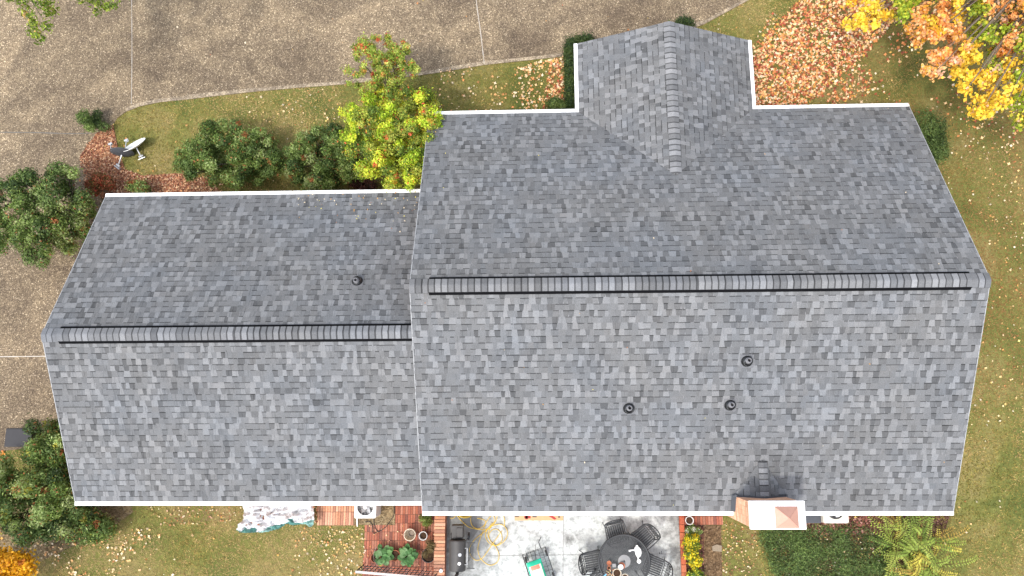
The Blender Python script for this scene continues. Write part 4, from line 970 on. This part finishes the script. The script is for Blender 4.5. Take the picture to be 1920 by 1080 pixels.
fb = yb + .03; m = MB(); m.box((xc - .17, fb, zc_ - .28), (xc + .15, fb + .34, zc_ + .02)); m.box((xc - .03, fb + .03, zc_ + .019), (xc + .14, fb + .28, zc_ + .045)); m.build('firebox', M['smoker'], t, bevel=.012)
m = MB(); m.tube([(xc, ya - .01, zc_), (xc, ya - .07, zc_ + .05), (xc, ya - .08, zc_ + .55)], .045, 12); m.build('chimney_stack', M['smoker'], t)
for i in range(9): pass
m = MB()
for i in range(7): m.box((xc + R_ + .06 + i * .022, ya + .06, zc_ - .06), (xc + R_ + .072 + i * .022, yb - .1, zc_ - .045))
m.box((xc + R_ + .03, ya + .04, zc_ - .07), (xc + R_ + .24, ya + .06, zc_ - .04)); m.box((xc + R_ + .03, yb - .1, zc_ - .07), (xc + R_ + .24, yb - .08, zc_ - .04)); m.build('side_shelf', M['black'], t)
for sx in (-.17, .17):
    for yy in (ya + .1, yb - .08): m = MB(); m.tube([(xc + sx, yy, zc_ - .1), (xc + sx * 1.25, yy, .03)], .018, 6); m.build('leg', M['black'], t)
for yy in (yb - .02,):
    for sx in (-.24, .24):
        m = MB(); m.lathe([(.03, -.02), (.10, -.02), (.11, 0), (.10, .02), (.03, .02)], 20, Matrix.Translation((xc + sx, yy, .14)) @ Matrix.Rotation(math.pi / 2, 4, 'Y')); m.build('wheel', M['rubber'], t)

# hose
def hp(x, y, z=.045): return at(x / 8 + 800, y / 8 + 945, z)
m = MB()
for path in ([(440, 150), (500, 230), (560, 290), (640, 350), (760, 378), (900, 375), (1000, 320), (1120, 305), (1195, 370), (1212, 460), (1160, 560), (1050, 625), (945, 590), (885, 500), (900, 400), (990, 280)],
             [(1130, 400), (1010, 570), (960, 640), (900, 730), (820, 825), (730, 840), (660, 770), (645, 660), (715, 540), (850, 430), (960, 350), (1040, 250), (1062, 130)],
             [(940, 120), (1010, 190), (1015, 270), (930, 360), (800, 470)], [(990, 150), (900, 260), (840, 420), (770, 640), (790, 780), (860, 870), (960, 918), (1060, 870), (1085, 760), (1040, 650), (960, 560), (935, 470), (980, 392), (1060, 382), (1120, 450), (1125, 560), (1040, 625)],
             [(690, 130), (660, 220), (680, 320), (760, 372), (840, 340), (885, 270), (840, 230), (760, 215)], [(1110, 120), (1160, 200), (1168, 330)],
             [(960, 350), (920, 460), (960, 560), (1040, 630)]):
    m.tube(spline([hp(x, y, .045 + .012 * math.sin(i)) for i, (x, y) in enumerate(path)], 7), .0095, 6)
cc0 = at(872, 958, .03)
for i in range(9):
    r = .24 - i * .012; m.tube([cc0 + Vector((math.cos(a_) * r + random.uniform(-.006, .006), math.sin(a_) * r * .8, .02 + .018 * (i % 4))) for a_ in [k * 2 * math.pi / 28 for k in range(28)]], .010, 6, closed=True)
m.tube(spline([hp(440, 175), hp(380, 215), hp(290, 190), hp(150, 195, .40)], 5), .010, 6)
tag(m.build('garden_hose', M['yellow'], smooth=True), 'yellow hose in loose loops on the patio beside the grill', 'hose')
def c2(x, y, z=.06): return at(x / 8 + 640, y / 8 + 940, z)
m = MB(); m.tube(spline([c2(780, -20), c2(792, 120), c2(785, 210), c2(735, 290), c2(660, 390), c2(560, 450), c2(510, 400), c2(485, 280), c2(505, 190), c2(560, 120)], 6), .011, 6)
m.tube(spline([c2(360, 305), c2(430, 308), c2(470, 380), c2(480, 480), c2(560, 450)], 6), .010, 6)
tag(m.build('power_cable', M['cable'], smooth=True), 'black cable looped over the dirt pad and red bricks beside the air conditioner', 'cable')

# air conditioners
def ac_unit(name, label, cx, cy, w, h, mat, z0, rfan, group='outdoor air conditioners'):
    t = thing(name, label, 'air conditioner', (cx, cy, z0), group); m = MB(); hw = w / 2; r = .05; prof = []
    for sx, sy, a0 in ((1, -1, -90), (1, 1, 0), (-1, 1, 90), (-1, -1, 180)):
        for k in range(5): an = math.radians(a0 + k * 22.5); prof.append((cx + sx * (hw - r) + r * math.cos(an), cy + sy * (hw - r) + r * math.sin(an), z0))
    m.prism(prof, (0, 0, 0), (0, 0, h), cap=False)
    inner = [(cx + rfan * math.cos(2 * math.pi * k / 20 - math.pi * .5), cy + rfan * math.sin(2 * math.pi * k / 20 - math.pi * .5), z0 + h) for k in range(20)]
    for k in range(20):
        k2 = (k + 1) % 20; a = Vector(prof[k]) + Vector((0, 0, h)); b = Vector(prof[k2]) + Vector((0, 0, h)); m.face([a, b, inner[k2], inner[k]])
    m.build('casing', mat, t)
    T = Matrix.Translation((cx, cy, z0 + h)); m = MB(); m.lathe([(rfan, 0), (rfan, -.14), (0, -.16)], 28, T); m.build('fan_well', M['acgrey'], t)
    m = MB()
    for k in range(5):
        an = k * 2 * math.pi / 5; R3 = T @ Matrix.Rotation(an, 4, 'Z') @ Matrix.Rotation(.35, 4, 'X'); m.box((.04, -.055, -.10), (rfan * .9, .055, -.095), m=R3)
    m.build('fan', M['steel'], t)
    m = MB()
    for k in range(7): rr = rfan * (.14 + .86 * k / 6.3); m.tube([T @ Vector((rr * math.cos(a_), rr * math.sin(a_), .012 * (1 - k / 7) + .004)) for a_ in [q * 2 * math.pi / 32 for q in range(32)]], .0028, 4, closed=True)
    for k in range(12): an = k * math.pi / 6; m.tube([T @ Vector((.03 * math.cos(an), .03 * math.sin(an), .018)), T @ Vector((rfan * math.cos(an), rfan * math.sin(an), .004))], .0028, 4)
    m.build('fan_guard', M['acgrey'], t)
    m = MB(); m.lathe([(0, .022), (rfan * .26, .018), (rfan * .28, .005)], 20, T); m.build('motor_cap', M['acwhite'], t, smooth=True)
    return t
p = at(684, 972, .72); ac_unit('air_conditioner', 'square pale grey outdoor unit with round fan beside the dirt pad', p.x, p.y + .30, .60, .66, M['acwhite'], .045, .225)
p = at(1567, 978, .62); ac_unit('air_conditioner', 'beige outdoor unit half under the eave right of the chimney', p.x, p.y + .30, .68, .62, M['acbeige'], .03, .235)
# its box neighbour by the chimney; dark colour imitates the shadows there
p = at(1548, 972, .55); q = at(1515, 981, .5); m = MB(); m.box((6.12, q.y, .02), (p.x - .10, q.y + .38, .50)); o = m.build('utility_box', M['lead'], bevel=.02); tag(o, 'low box painted shadow-dark grey between chimney and beige air conditioner', 'box')
# white condensate pipe
m = MB(); m.tube([at(669, 968, .12), at(670, 987, .08)], .018, 8); m.tube([at(669, 968, .12), at(669, 966, .40)], .018, 8); tag(m.build('drain_pipe', M['white']), 'short white pipe at the lower left corner of the pale grey outdoor unit', 'pipe')
# dark box on the driveway
p = at(36, 818, .5); t = thing('storage_bin', 'dark grey lidded bin at the left edge half hidden by the shaggy shrub', 'bin', (p.x, p.y, .02))
m = MB(); m.box((p.x - .36, p.y - .28, .02), (p.x + .34, p.y + .20, .46)); m.build('body', M['bin'], t, bevel=.05)
m = MB(); m.box((p.x - .40, p.y - .30, .462), (p.x + .38, p.y + .23, .53)); m.build('lid', M['bin'], t, bevel=.03)
# doormat
a = at(965, 956, .04); b = at(1056, 976, .04); m = MB(); m.box((a.x, b.y, .034), (b.x, b.y + .62, .048), (.46, .30, .15))
zz = .0485
def matpatch(x, y, w, h, c): m.face([(x, y, zz), (x + w, y, zz), (x + w, y + h, zz), (x, y + h, zz)], c)
W_ = b.x - a.x
for x, w, h, c in ((.0, .12, .06, (.12, .08, .05)), (.27, .18, .12, (.30, .015, .012)), (.30, .07, .16, (.22, .01, .01)), (.50, .12, .07, (.10, .07, .05)), (1.22, .06, .10, (.14, .09, .06))): matpatch(a.x + x, b.y + .13 - h * .6, w, h, c)
m.face([(a.x + .90, b.y + .16, zz + .001), (a.x + 1.12, b.y + .02, zz + .001), (a.x + 1.18, b.y + .05, zz + .001), (a.x + .98, b.y + .2, zz + .001)], (.32, .015, .012))
tag(m.build('doormat', M['bagmat']), 'tan doormat with dark red pattern half under the patio eave', 'doormat')
# tarp
def tarp():
    out = [(462, 925), (462, 952), (466, 966), (456, 978), (445, 993), (452, 997), (480, 998), (505, 996), (528, 990), (540, 981), (552, 984), (575, 981), (590, 985), (598, 976), (597, 962), (590, 945), (588, 925)]
    Pw = W2(out); xs = [p_[0] for p_ in Pw]; ys_ = [p_[1] for p_ in Pw]; st = .022; m = MB(); nx = int((max(xs) - min(xs)) / st); ny = int((max(ys_) - min(ys_)) / st)
    GX_ = np.linspace(min(xs), max(xs), nx); GY_ = np.linspace(min(ys_), max(ys_), ny); XX, YY = np.meshgrid(GX_, GY_, indexing='ij')
    H = .03 + .34 * np.abs(vnoise(XX * .8 + .5 * YY, YY * 1.6 - XX * .5, 2.6) - .5) * 1.5 + .17 * np.abs(vnoise(XX - YY * .6, YY * 2, 5.0) - .5) * 2 + .10 * np.abs(vnoise(XX + YY, YY - XX, 9.0) - .5) * 2
    I = inside(Pw, XX.ravel() + .0, YY.ravel()).reshape(XX.shape); yb_ = np.interp(XX[:, 0], [at(x, 995).x for x in (445, 470, 505, 530, 545, 575, 598)], [at(0, y).y for y in (985, 992, 985, 978, 972, 973, 968)])
    for i in range(nx - 1):
        for j in range(ny - 1):
            if I[i, j] and I[i + 1, j + 1]:
                q = [(XX[a_, b_], YY[a_, b_], H[a_, b_] + .03) for a_, b_ in ((i, j), (i + 1, j), (i + 1, j + 1), (i, j + 1))]
                e = YY[i, j] - yb_[i] + .10 * (vnoise(np.array([XX[i, j] * 1.0]), np.array([YY[i, j] * 3.0]), 2.4)[0] - .4)
                e2 = vnoise(np.array([XX[i, j] * 1.3 + 5]), np.array([YY[i, j] * 4.0]), 2.0)[0]; c = (.66, .67, .69) if e > (.06 if e2 > .72 else -.06) else ((.07, .20, .18) if e2 > .4 else (.20, .36, .33))
                m.face(q, c)
    return m
tag(tarp().build('tarp', M['tarp'], smooth=True), 'crumpled white tarp with teal underside below the left roof eave', 'tarp')
a = W2([(464, 960), (500, 960), (470, 990)])
fallen([([(464, 948), (505, 948), (500, 985), (462, 985)], 60, MULC + [(.16, .06, .05)], .030, 'clump'), ([(520, 960), (545, 960), (545, 970), (520, 970)], 14, MULC, .03, None), ([(586, 945), (600, 945), (600, 980), (588, 980)], 46, MULC, .03, None)], 'leaf_litter', 'brown leaf litter on and beside the white tarp')
bpy.data.objects['leaf_litter'].location.z = .13

# ------------------------------------------------------------------ table and chairs
TC = at(1170.5, 1052, .72); TR = .705
t = thing('patio_table', 'round black metal mesh patio table surrounded by black chairs', 'table', (TC.x, TC.y, .03)); T = Matrix.Translation((TC.x, TC.y, 0))
m = MB(); m.lathe([(TR - .055, .715), (TR - .05, .735), (TR - .02, .742), (TR, .73), (TR, .71), (TR - .05, .705), (TR - .055, .715)], 56, T); m.build('rim', M['black'], t, smooth=True)
m = MB(); g = -TR + .06
while g < TR - .06:
    hl_ = math.sqrt(max(.0001, (TR - .052) ** 2 - g * g))
    m.box((TC.x + g - .0065, TC.y - hl_, .714), (TC.x + g + .0065, TC.y + hl_, .720)); m.box((TC.x - hl_, TC.y + g - .0065, .7205), (TC.x + hl_, TC.y + g + .0065, .7245)); g += .024
m.build('mesh_top', M['black'], t)
m = MB(); m.lathe([(.03, .728), (.165, .728), (.17, .733), (.165, .738), (.045, .742), (.03, .740)], 32, T); m.build('umbrella_ring', M['acgrey'], t)
m = MB(); m.lathe([(.022, .70), (.03, .70), (.03, .75), (.022, .75)], 16, T); m.build('umbrella_collar', M['pipe'], t)
for k in range(4):
    an = math.pi / 4 + k * math.pi / 2; d = Vector((math.cos(an), math.sin(an), 0)); m = MB(); m.tube(spline([T @ (d * .62 + Vector((0, 0, .70))), T @ (d * .45 + Vector((0, 0, .40))), T @ (d * .58 + Vector((0, 0, .035)))], 5), .016, 8); m.build('leg', M['black'], t)
# chairs
def make_chair():
    t = thing('patio_chair', 'x', 'chair', (0, 0, 0), 'black metal patio chairs')
    w = .27; sy0, sy1 = -.24, .24; sh = .43; ah = .66
    m = MB(); m.tube(spline([(-w, sy1, sh), (-w, 0, sh), (-w + .02, sy0, sh), (0, sy0 - .03, sh), (w - .02, sy0, sh), (w, 0, sh), (w, sy1, sh), (0, sy1 + .03, sh)], 4, True), .013, 6, closed=True)
    for i in range(8): x = -w + .05 + i * (2 * w - .10) / 7; m.box((x - .026, sy0, sh - .003), (x + .026, sy1, sh + .003))
    for i in range(3): y = -.14 + i * .14; m.tube([(-w, y, sh - .006), (w, y, sh - .006)], .006, 5)
    m.build('seat', M['black'], t)
    B0 = lambda x, h: (x, -.25 - (h - sh) * .36, h)   # reclined back plane
    m = MB(); top = .98
    arch = [B0(-w, sh)] + [B0(-w * math.cos(a_) if True else 0, sh + .22 + (top - sh - .22) * math.sin(a_)) for a_ in [k * math.pi / 12 for k in range(13)]] + [B0(w, sh)]
    m.tube(arch, .018, 6); m.tube([B0(-w, sh + .20), B0(w, sh + .20)], .010, 6); m.tube([B0(-w * .98, sh + .36), B0(w * .98, sh + .36)], .008, 6)
    for i in range(7):
        x = -w * .8 + i * w * 1.6 / 6; hh = sh + .22 + (top - sh - .22) * math.sqrt(max(0, 1 - (x / w) ** 2)); m.tube([B0(x, sh + .05), B0(x, hh)], .007, 5)
    for i in range(-5, 6):
        x = i * .055; a_, b_ = B0(max(-w * .9, x - .12), sh + .22), B0(min(w * .9, x + .12), sh + .42); m.tube([a_, b_], .005, 4); a_, b_ = B0(min(w * .9, x + .12), sh + .22), B0(max(-w * .9, x - .12), sh + .42); m.tube([a_, b_], .005, 4)
    m.build('backrest', M['black'], t)
    for sx in (-1, 1):
        m = MB(); X_ = sx * (w + .03)
        m.tube(spline([B0(sx * w, sh + .30), (X_, -.12, ah + .01), (X_, .12, ah), (X_, .24, ah - .03)], 4), .017, 6); m.tube([(X_, .22, ah - .03), (X_ - sx * .01, .23, .0)], .013, 6); m.build('armrest', M['black'], t)
    for sx in (-1, 1):
        m = MB(); m.tube([(sx * w, sy0, sh), (sx * (w + .01), sy0 - .08, 0)], .013, 6); m.build('leg', M['black'], t)
        m = MB(); m.tube([(sx * w, sy1 - .02, sh), (sx * w, sy1, 0)], .013, 6); m.build('leg', M['black'], t)
    return t
def copy_tree(o, parent=None):
    c = o.copy(); C.objects.link(c); c.parent = parent
    for ch_ in list(o.children): copy_tree(ch_, c)
    return c
proto = make_chair()
CH = [((1155, 1000), 'black chair at the upper left of the round table'), ((1205, 1008), 'black chair at the upper right of the round table, back to the patio edge'), ((1112, 1052), 'black chair at the left of the round table'),
      ((1226, 1062), 'black chair at the right of the round table beside the brick edging'), ((1120, 1092), 'black chair cut off by the bottom edge at the table\'s lower left')]
for i, ((px, py), lb) in enumerate(CH):
    o = proto if i == 0 else copy_tree(proto); p = at(px, py, .45); d = Vector((TC.x - p.x, TC.y - p.y)); an = math.atan2(d.y, d.x) - math.pi / 2 + (.0, -.12, .12, -.15, .1)[i]
    o.location = (p.x, p.y, .03); o.rotation_euler = (0, 0, an); o.scale = (.93, .93, .96); o['label'] = lb
# lidded side pieces of the set: a mesh foot stool beside the right hand chair
# things on the table
ZT = .745
def tpos(px, py, z=ZT): return at(px, py, z)
S_ = 1 / 63.0
m = MB(); c = tpos(1192, 1037, ZT + .05)
def L2(px, py, z=ZT + .05): return tpos(px, py, z)
t = thing('watering_can', 'white plastic watering can lying on the round table', 'watering can', (c.x, c.y, ZT))
m = MB(); out = [(1189, 1026), (1193, 1023), (1198, 1025), (1201, 1029), (1202, 1036), (1200, 1042), (1196, 1045), (1192, 1041), (1190, 1034)]
P_ = [L2(x, y, ZT + .004) for x, y in out][::-1]; m.prism(P_, (0, 0, 0), (0, 0, .11)); m.build('body', M['white'], t, bevel=.02)
m = MB(); m.tube([L2(1190, 1031), L2(1184, 1031.5), L2(1179, 1033)], [.022, .018, .028], 10); m.build('handle', M['white'], t, smooth=True)
m = MB(); m.tube([L2(1196, 1044), L2(1197, 1050)], .014, 8); m.lathe([(0, 0), (.03, 0), (.058, .02), (.05, .03), (0, .035)], 16, Matrix.Translation(L2(1198, 1052, ZT + .02))); m.build('spout', M['white'], t, smooth=True)
m = MB(); m.lathe([(.03, 0), (.034, .03), (0, .035)], 12, Matrix.Translation(L2(1194, 1024, ZT + .09))); m.build('cap', M['acwhite'], t)
m = MB(); m.box((L2(1195, 0).x, L2(0, 1037).y, ZT + .1145), (L2(1197, 0).x, L2(0, 1033.5).y, ZT + .118)); m.box((L2(1198.3, 0).x, L2(0, 1037).y, ZT + .1145), (L2(1199.6, 0).x, L2(0, 1031).y, ZT + .118)); m.build('grip_opening', M['black'], t)
def cup(label, px, py, r, h, mat, inner, cat='pot', name='terracotta_pot', grp='small pots on the patio table'):
    p = tpos(px, py, ZT + h); t = thing(name, label, cat, (p.x, p.y, ZT), grp); T = Matrix.Translation((p.x, p.y, ZT))
    m = MB(); m.lathe([(0, 0), (r * .72, 0), (r * .95, h * .8), (r, h * .8), (r, h), (r - .012, h), (r * .7, .015), (0, .015)], 24, T); m.build('vessel', mat, t)
    m = MB(); m.lathe([(r * .85, h * .7), (0, h * .75)], 18, T); m.build('contents', inner, t)
cup('small terracotta pot nearest the table centre on the left of the clutter', 1142, 1056, .062, .10, M['terra'], M['terra'])
cup('red-brown bowl beside the umbrella ring', 1166, 1061, .085, .07, M['terra'], M['terra'])
cup('cream-rimmed pot of brown clippings at the bottom of the table', 1157, 1075, .115, .14, M['cream'], M['soil'])
cup('pale pot rim just showing at the bottom edge of the picture', 1172, 1083, .095, .12, M['cream'], M['soil'])
cup('small copper-coloured pot below the leftmost terracotta pot', 1142, 1065, .05, .08, M['terra'], M['soil'])
m = MB(); p = tpos(1164, 1063, ZT + .10); m.lathe([(0, .02), (.06, .02), (.075, 0), (.06, -.01)], 20, Matrix.Translation(p)); tag(m.build('white_saucer', M['white'], smooth=True), 'small white oval dish resting on the red-brown bowl', 'dish')
m = MB(); p = tpos(1151, 1059, ZT); m.box((p.x - .05, p.y - .05, ZT), (p.x + .05, p.y + .05, ZT + .10)); m.build
o = m.build('small_tin', M['acgrey'], bevel=.008); tag(o, 'square grey tin between the terracotta pot and red-brown bowl', 'tin')
m = MB(); m.tube([tpos(1130, 1083, ZT + .02), tpos(1137, 1076, ZT + .03)], .02, 8, (.15, .40, .62)); tag(m.build('blue_trowel', M['bagmat']), 'light blue tube-shaped tool at the lower left of the table', 'tool')
m = MB()
for i in range(26):
    p = tpos(1143 + random.uniform(-6, 6), 1074 + random.uniform(-5, 6), ZT + random.uniform(.01, .10)); d = Vector((random.uniform(-1, 1), random.uniform(-1, 1), .3)).normalized() * random.uniform(.03, .07)
    m.tube([p, p + d], .010, 5, random.choice([(.55, .28, .10), (.30, .10, .05), (.62, .48, .28), (.20, .16, .08)]))
tag(m.build('dried_stems', M['bagmat']), 'heap of dried brown stems beside the cream-rimmed pot', 'dried stems')

# cart and bag
c = at(1012, 1068, .4); an = math.radians(18); R4 = Matrix.Translation((c.x, c.y, 0)) @ Matrix.Rotation(an, 4, 'Z')
t = thing('garden_cart', 'black wire-sided garden cart at the bottom edge of the patio', 'cart', (c.x, c.y, .03)); m = MB(); w, l = .33, .50
for z in (.25, .36, .48):
    m.tube([R4 @ Vector(v) for v in ((-w, -l, z), (w, -l, z), (w, l, z), (-w, l, z))], .008, 5, closed=True)
for i in range(9):
    y = -l + i * l / 4
    m.tube([R4 @ Vector((-w, y, .48)), R4 @ Vector((-w, y, .25)), R4 @ Vector((w, y, .25)), R4 @ Vector((w, y, .48))], .005, 4)
for i in range(7):
    x = -w + i * w / 3; m.tube([R4 @ Vector((x, -l, .48)), R4 @ Vector((x, -l, .25)), R4 @ Vector((x, l, .25)), R4 @ Vector((x, l, .48))], .005, 4)
m.build('basket', M['black'], t)
m = MB(); m.tube([R4 @ Vector((w * .6, l, .25)), R4 @ Vector((w * .6, l + .18, .34)), R4 @ Vector((w * .95, l + .30, .40))], .012, 6); m.build('handle', M['black'], t)
for sx in (-1, 1):
    for sy in (-1, 1):
        m = MB(); m.lathe([(.02, -.02), (.08, -.022), (.09, -.012), (.09, .012), (.08, .022), (.02, .02)], 20, R4 @ Matrix.Translation((sx * (w - .03), sy * l * .62, .12)) @ Matrix.Rotation(math.pi / 2, 4, 'Y')); m.build('wheel', M['rubber'], t)
m = MB(); R5 = R4 @ Matrix.Translation((-.09, -.10, .42)); K = 10
def bagz(u, v): return .05 + .09 * (1 - abs(u) ** 3) * (1 - abs(v) ** 4)
for i in range(K):
    for j in range(K * 2):
        q = []; u0 = -1 + 2 * i / K; v0 = -1 + 2 * j / (2 * K); u1 = u0 + 2 / K; v1_ = v0 + 1 / K; uc, vc = (u0 + u1) / 2, (v0 + v1_) / 2
        col = (.02, .42, .26)
        if abs(uc) < .72 and -1 < vc < .70: col = (.85, .80, .62)
        if abs(uc) < .62 and .38 < vc < .66: col = (.75, .20, .13)
        if abs(uc) < .5 and -.5 < vc < -.1: col = (.80, .68, .22)
        for a_, b_ in ((u0, v0), (u1, v0), (u1, v1_), (u0, v1_)): q.append(R5 @ Vector((a_ * .21, b_ * .38, bagz(a_, b_))))
        m.face(q, col)
out = [R5 @ Vector((a_ * .21, b_ * .38, .0)) for a_, b_ in ((-1, -1), (1, -1), (1, 1), (-1, 1))]; m.face(out[::-1], (.02, .42, .26))
for a_, b_ in ((0, 1), (1, 2), (2, 3), (3, 0)): m.face([out[a_], out[b_], out[b_] + Vector((0, 0, .05)), out[a_] + Vector((0, 0, .05))], (.02, .36, .22))
tag(m.build('potting_soil_bag', M['bagmat']), 'green and cream printed plastic sack lying in the garden cart', 'bag')

# ------------------------------------------------------------------ satellite dishes
def dish(label, cpx, cz, nrm, majdir, foot, lnb, mat, rx=.39, ry=.36):
    c = at(*cpx, cz); n = Vector(nrm).normalized(); u = Vector(majdir); u = (u - n * u.dot(n)).normalized(); v = n.cross(u)
    t = thing('satellite_dish', label, 'satellite dish', (c.x, c.y, 0), 'satellite dishes lying on the ground'); m = MB(); K, Q = 7, 32
    def pt(r, a_, th): return c + u * (r * rx * math.cos(a_)) + v * (r * ry * math.sin(a_)) + n * (.09 * r * r - .09 + th)
    for th in (0, -.012):
        for i in range(K):
            for j in range(Q):
                a0, a1 = j * 2 * math.pi / Q, (j + 1) * 2 * math.pi / Q; q = [pt(i / K, a0, th), pt((i + 1) / K, a0, th), pt((i + 1) / K, a1, th), pt(i / K, a1, th)]
                m.face(q if th == 0 else q[::-1])
    m.tube([pt(1, j * 2 * math.pi / Q, -.006) for j in range(Q)], .009, 6, closed=True); m.build('reflector', mat, t, smooth=True)
    f_ = at(*foot, .06); b = c - n * .11; m = MB(); m.tube([b + n * .03, b, b.lerp(f_, .5), f_], .022, 8); m.build('mast', M['steel'], t, smooth=True)
    m = MB(); d = (f_ - b).normalized(); s_ = d.cross(Vector((0, 0, 1))).normalized(); e = s_.cross(d)
    prof = [f_ - s_ * .11 - e * .05, f_ + s_ * .11 - e * .05, f_ + s_ * .11 + e * .05, f_ - s_ * .11 + e * .05]; m.prism(prof, (0, 0, 0), d * .02); m.tube([f_ - d * .06 - s_ * .07, f_ - d * .06 + s_ * .07], .03, 6)
    m.build('foot_plate', M['steel'], t)
    l_ = at(*lnb, .25); m = MB(); st = pt(.9, math.pi * 1.2, -.01); m.tube([st, l_], .014, 6); m.build('feed_arm', M['steel'], t)
    m = MB(); dd = (c - l_).normalized(); m.tube([l_ - dd * .03, l_ + dd * .05], [.03, .04], 10); m.box((-.06, -.025, -.03), (.06, .025, .03), m=Matrix.Translation(l_) @ Matrix.Rotation(.4, 4, 'Z')); m.build('feed_horn', M['steel'], t)
dish('pale grey satellite dish, face up, on the lawn right of the darker one', (251, 271), .30, (-.35, .62, .66), (.94, .34, .1), (266, 296), (237, 263), M['dish'])
dish('satellite dish with shade painted dark, seen edge-on over the leaf mulch, left of the pale one', (229, 285), .28, (-.02, .97, -.10), (.99, -.06, .02), (221, 313), (207, 270), M['dishdark'], .34, .31)
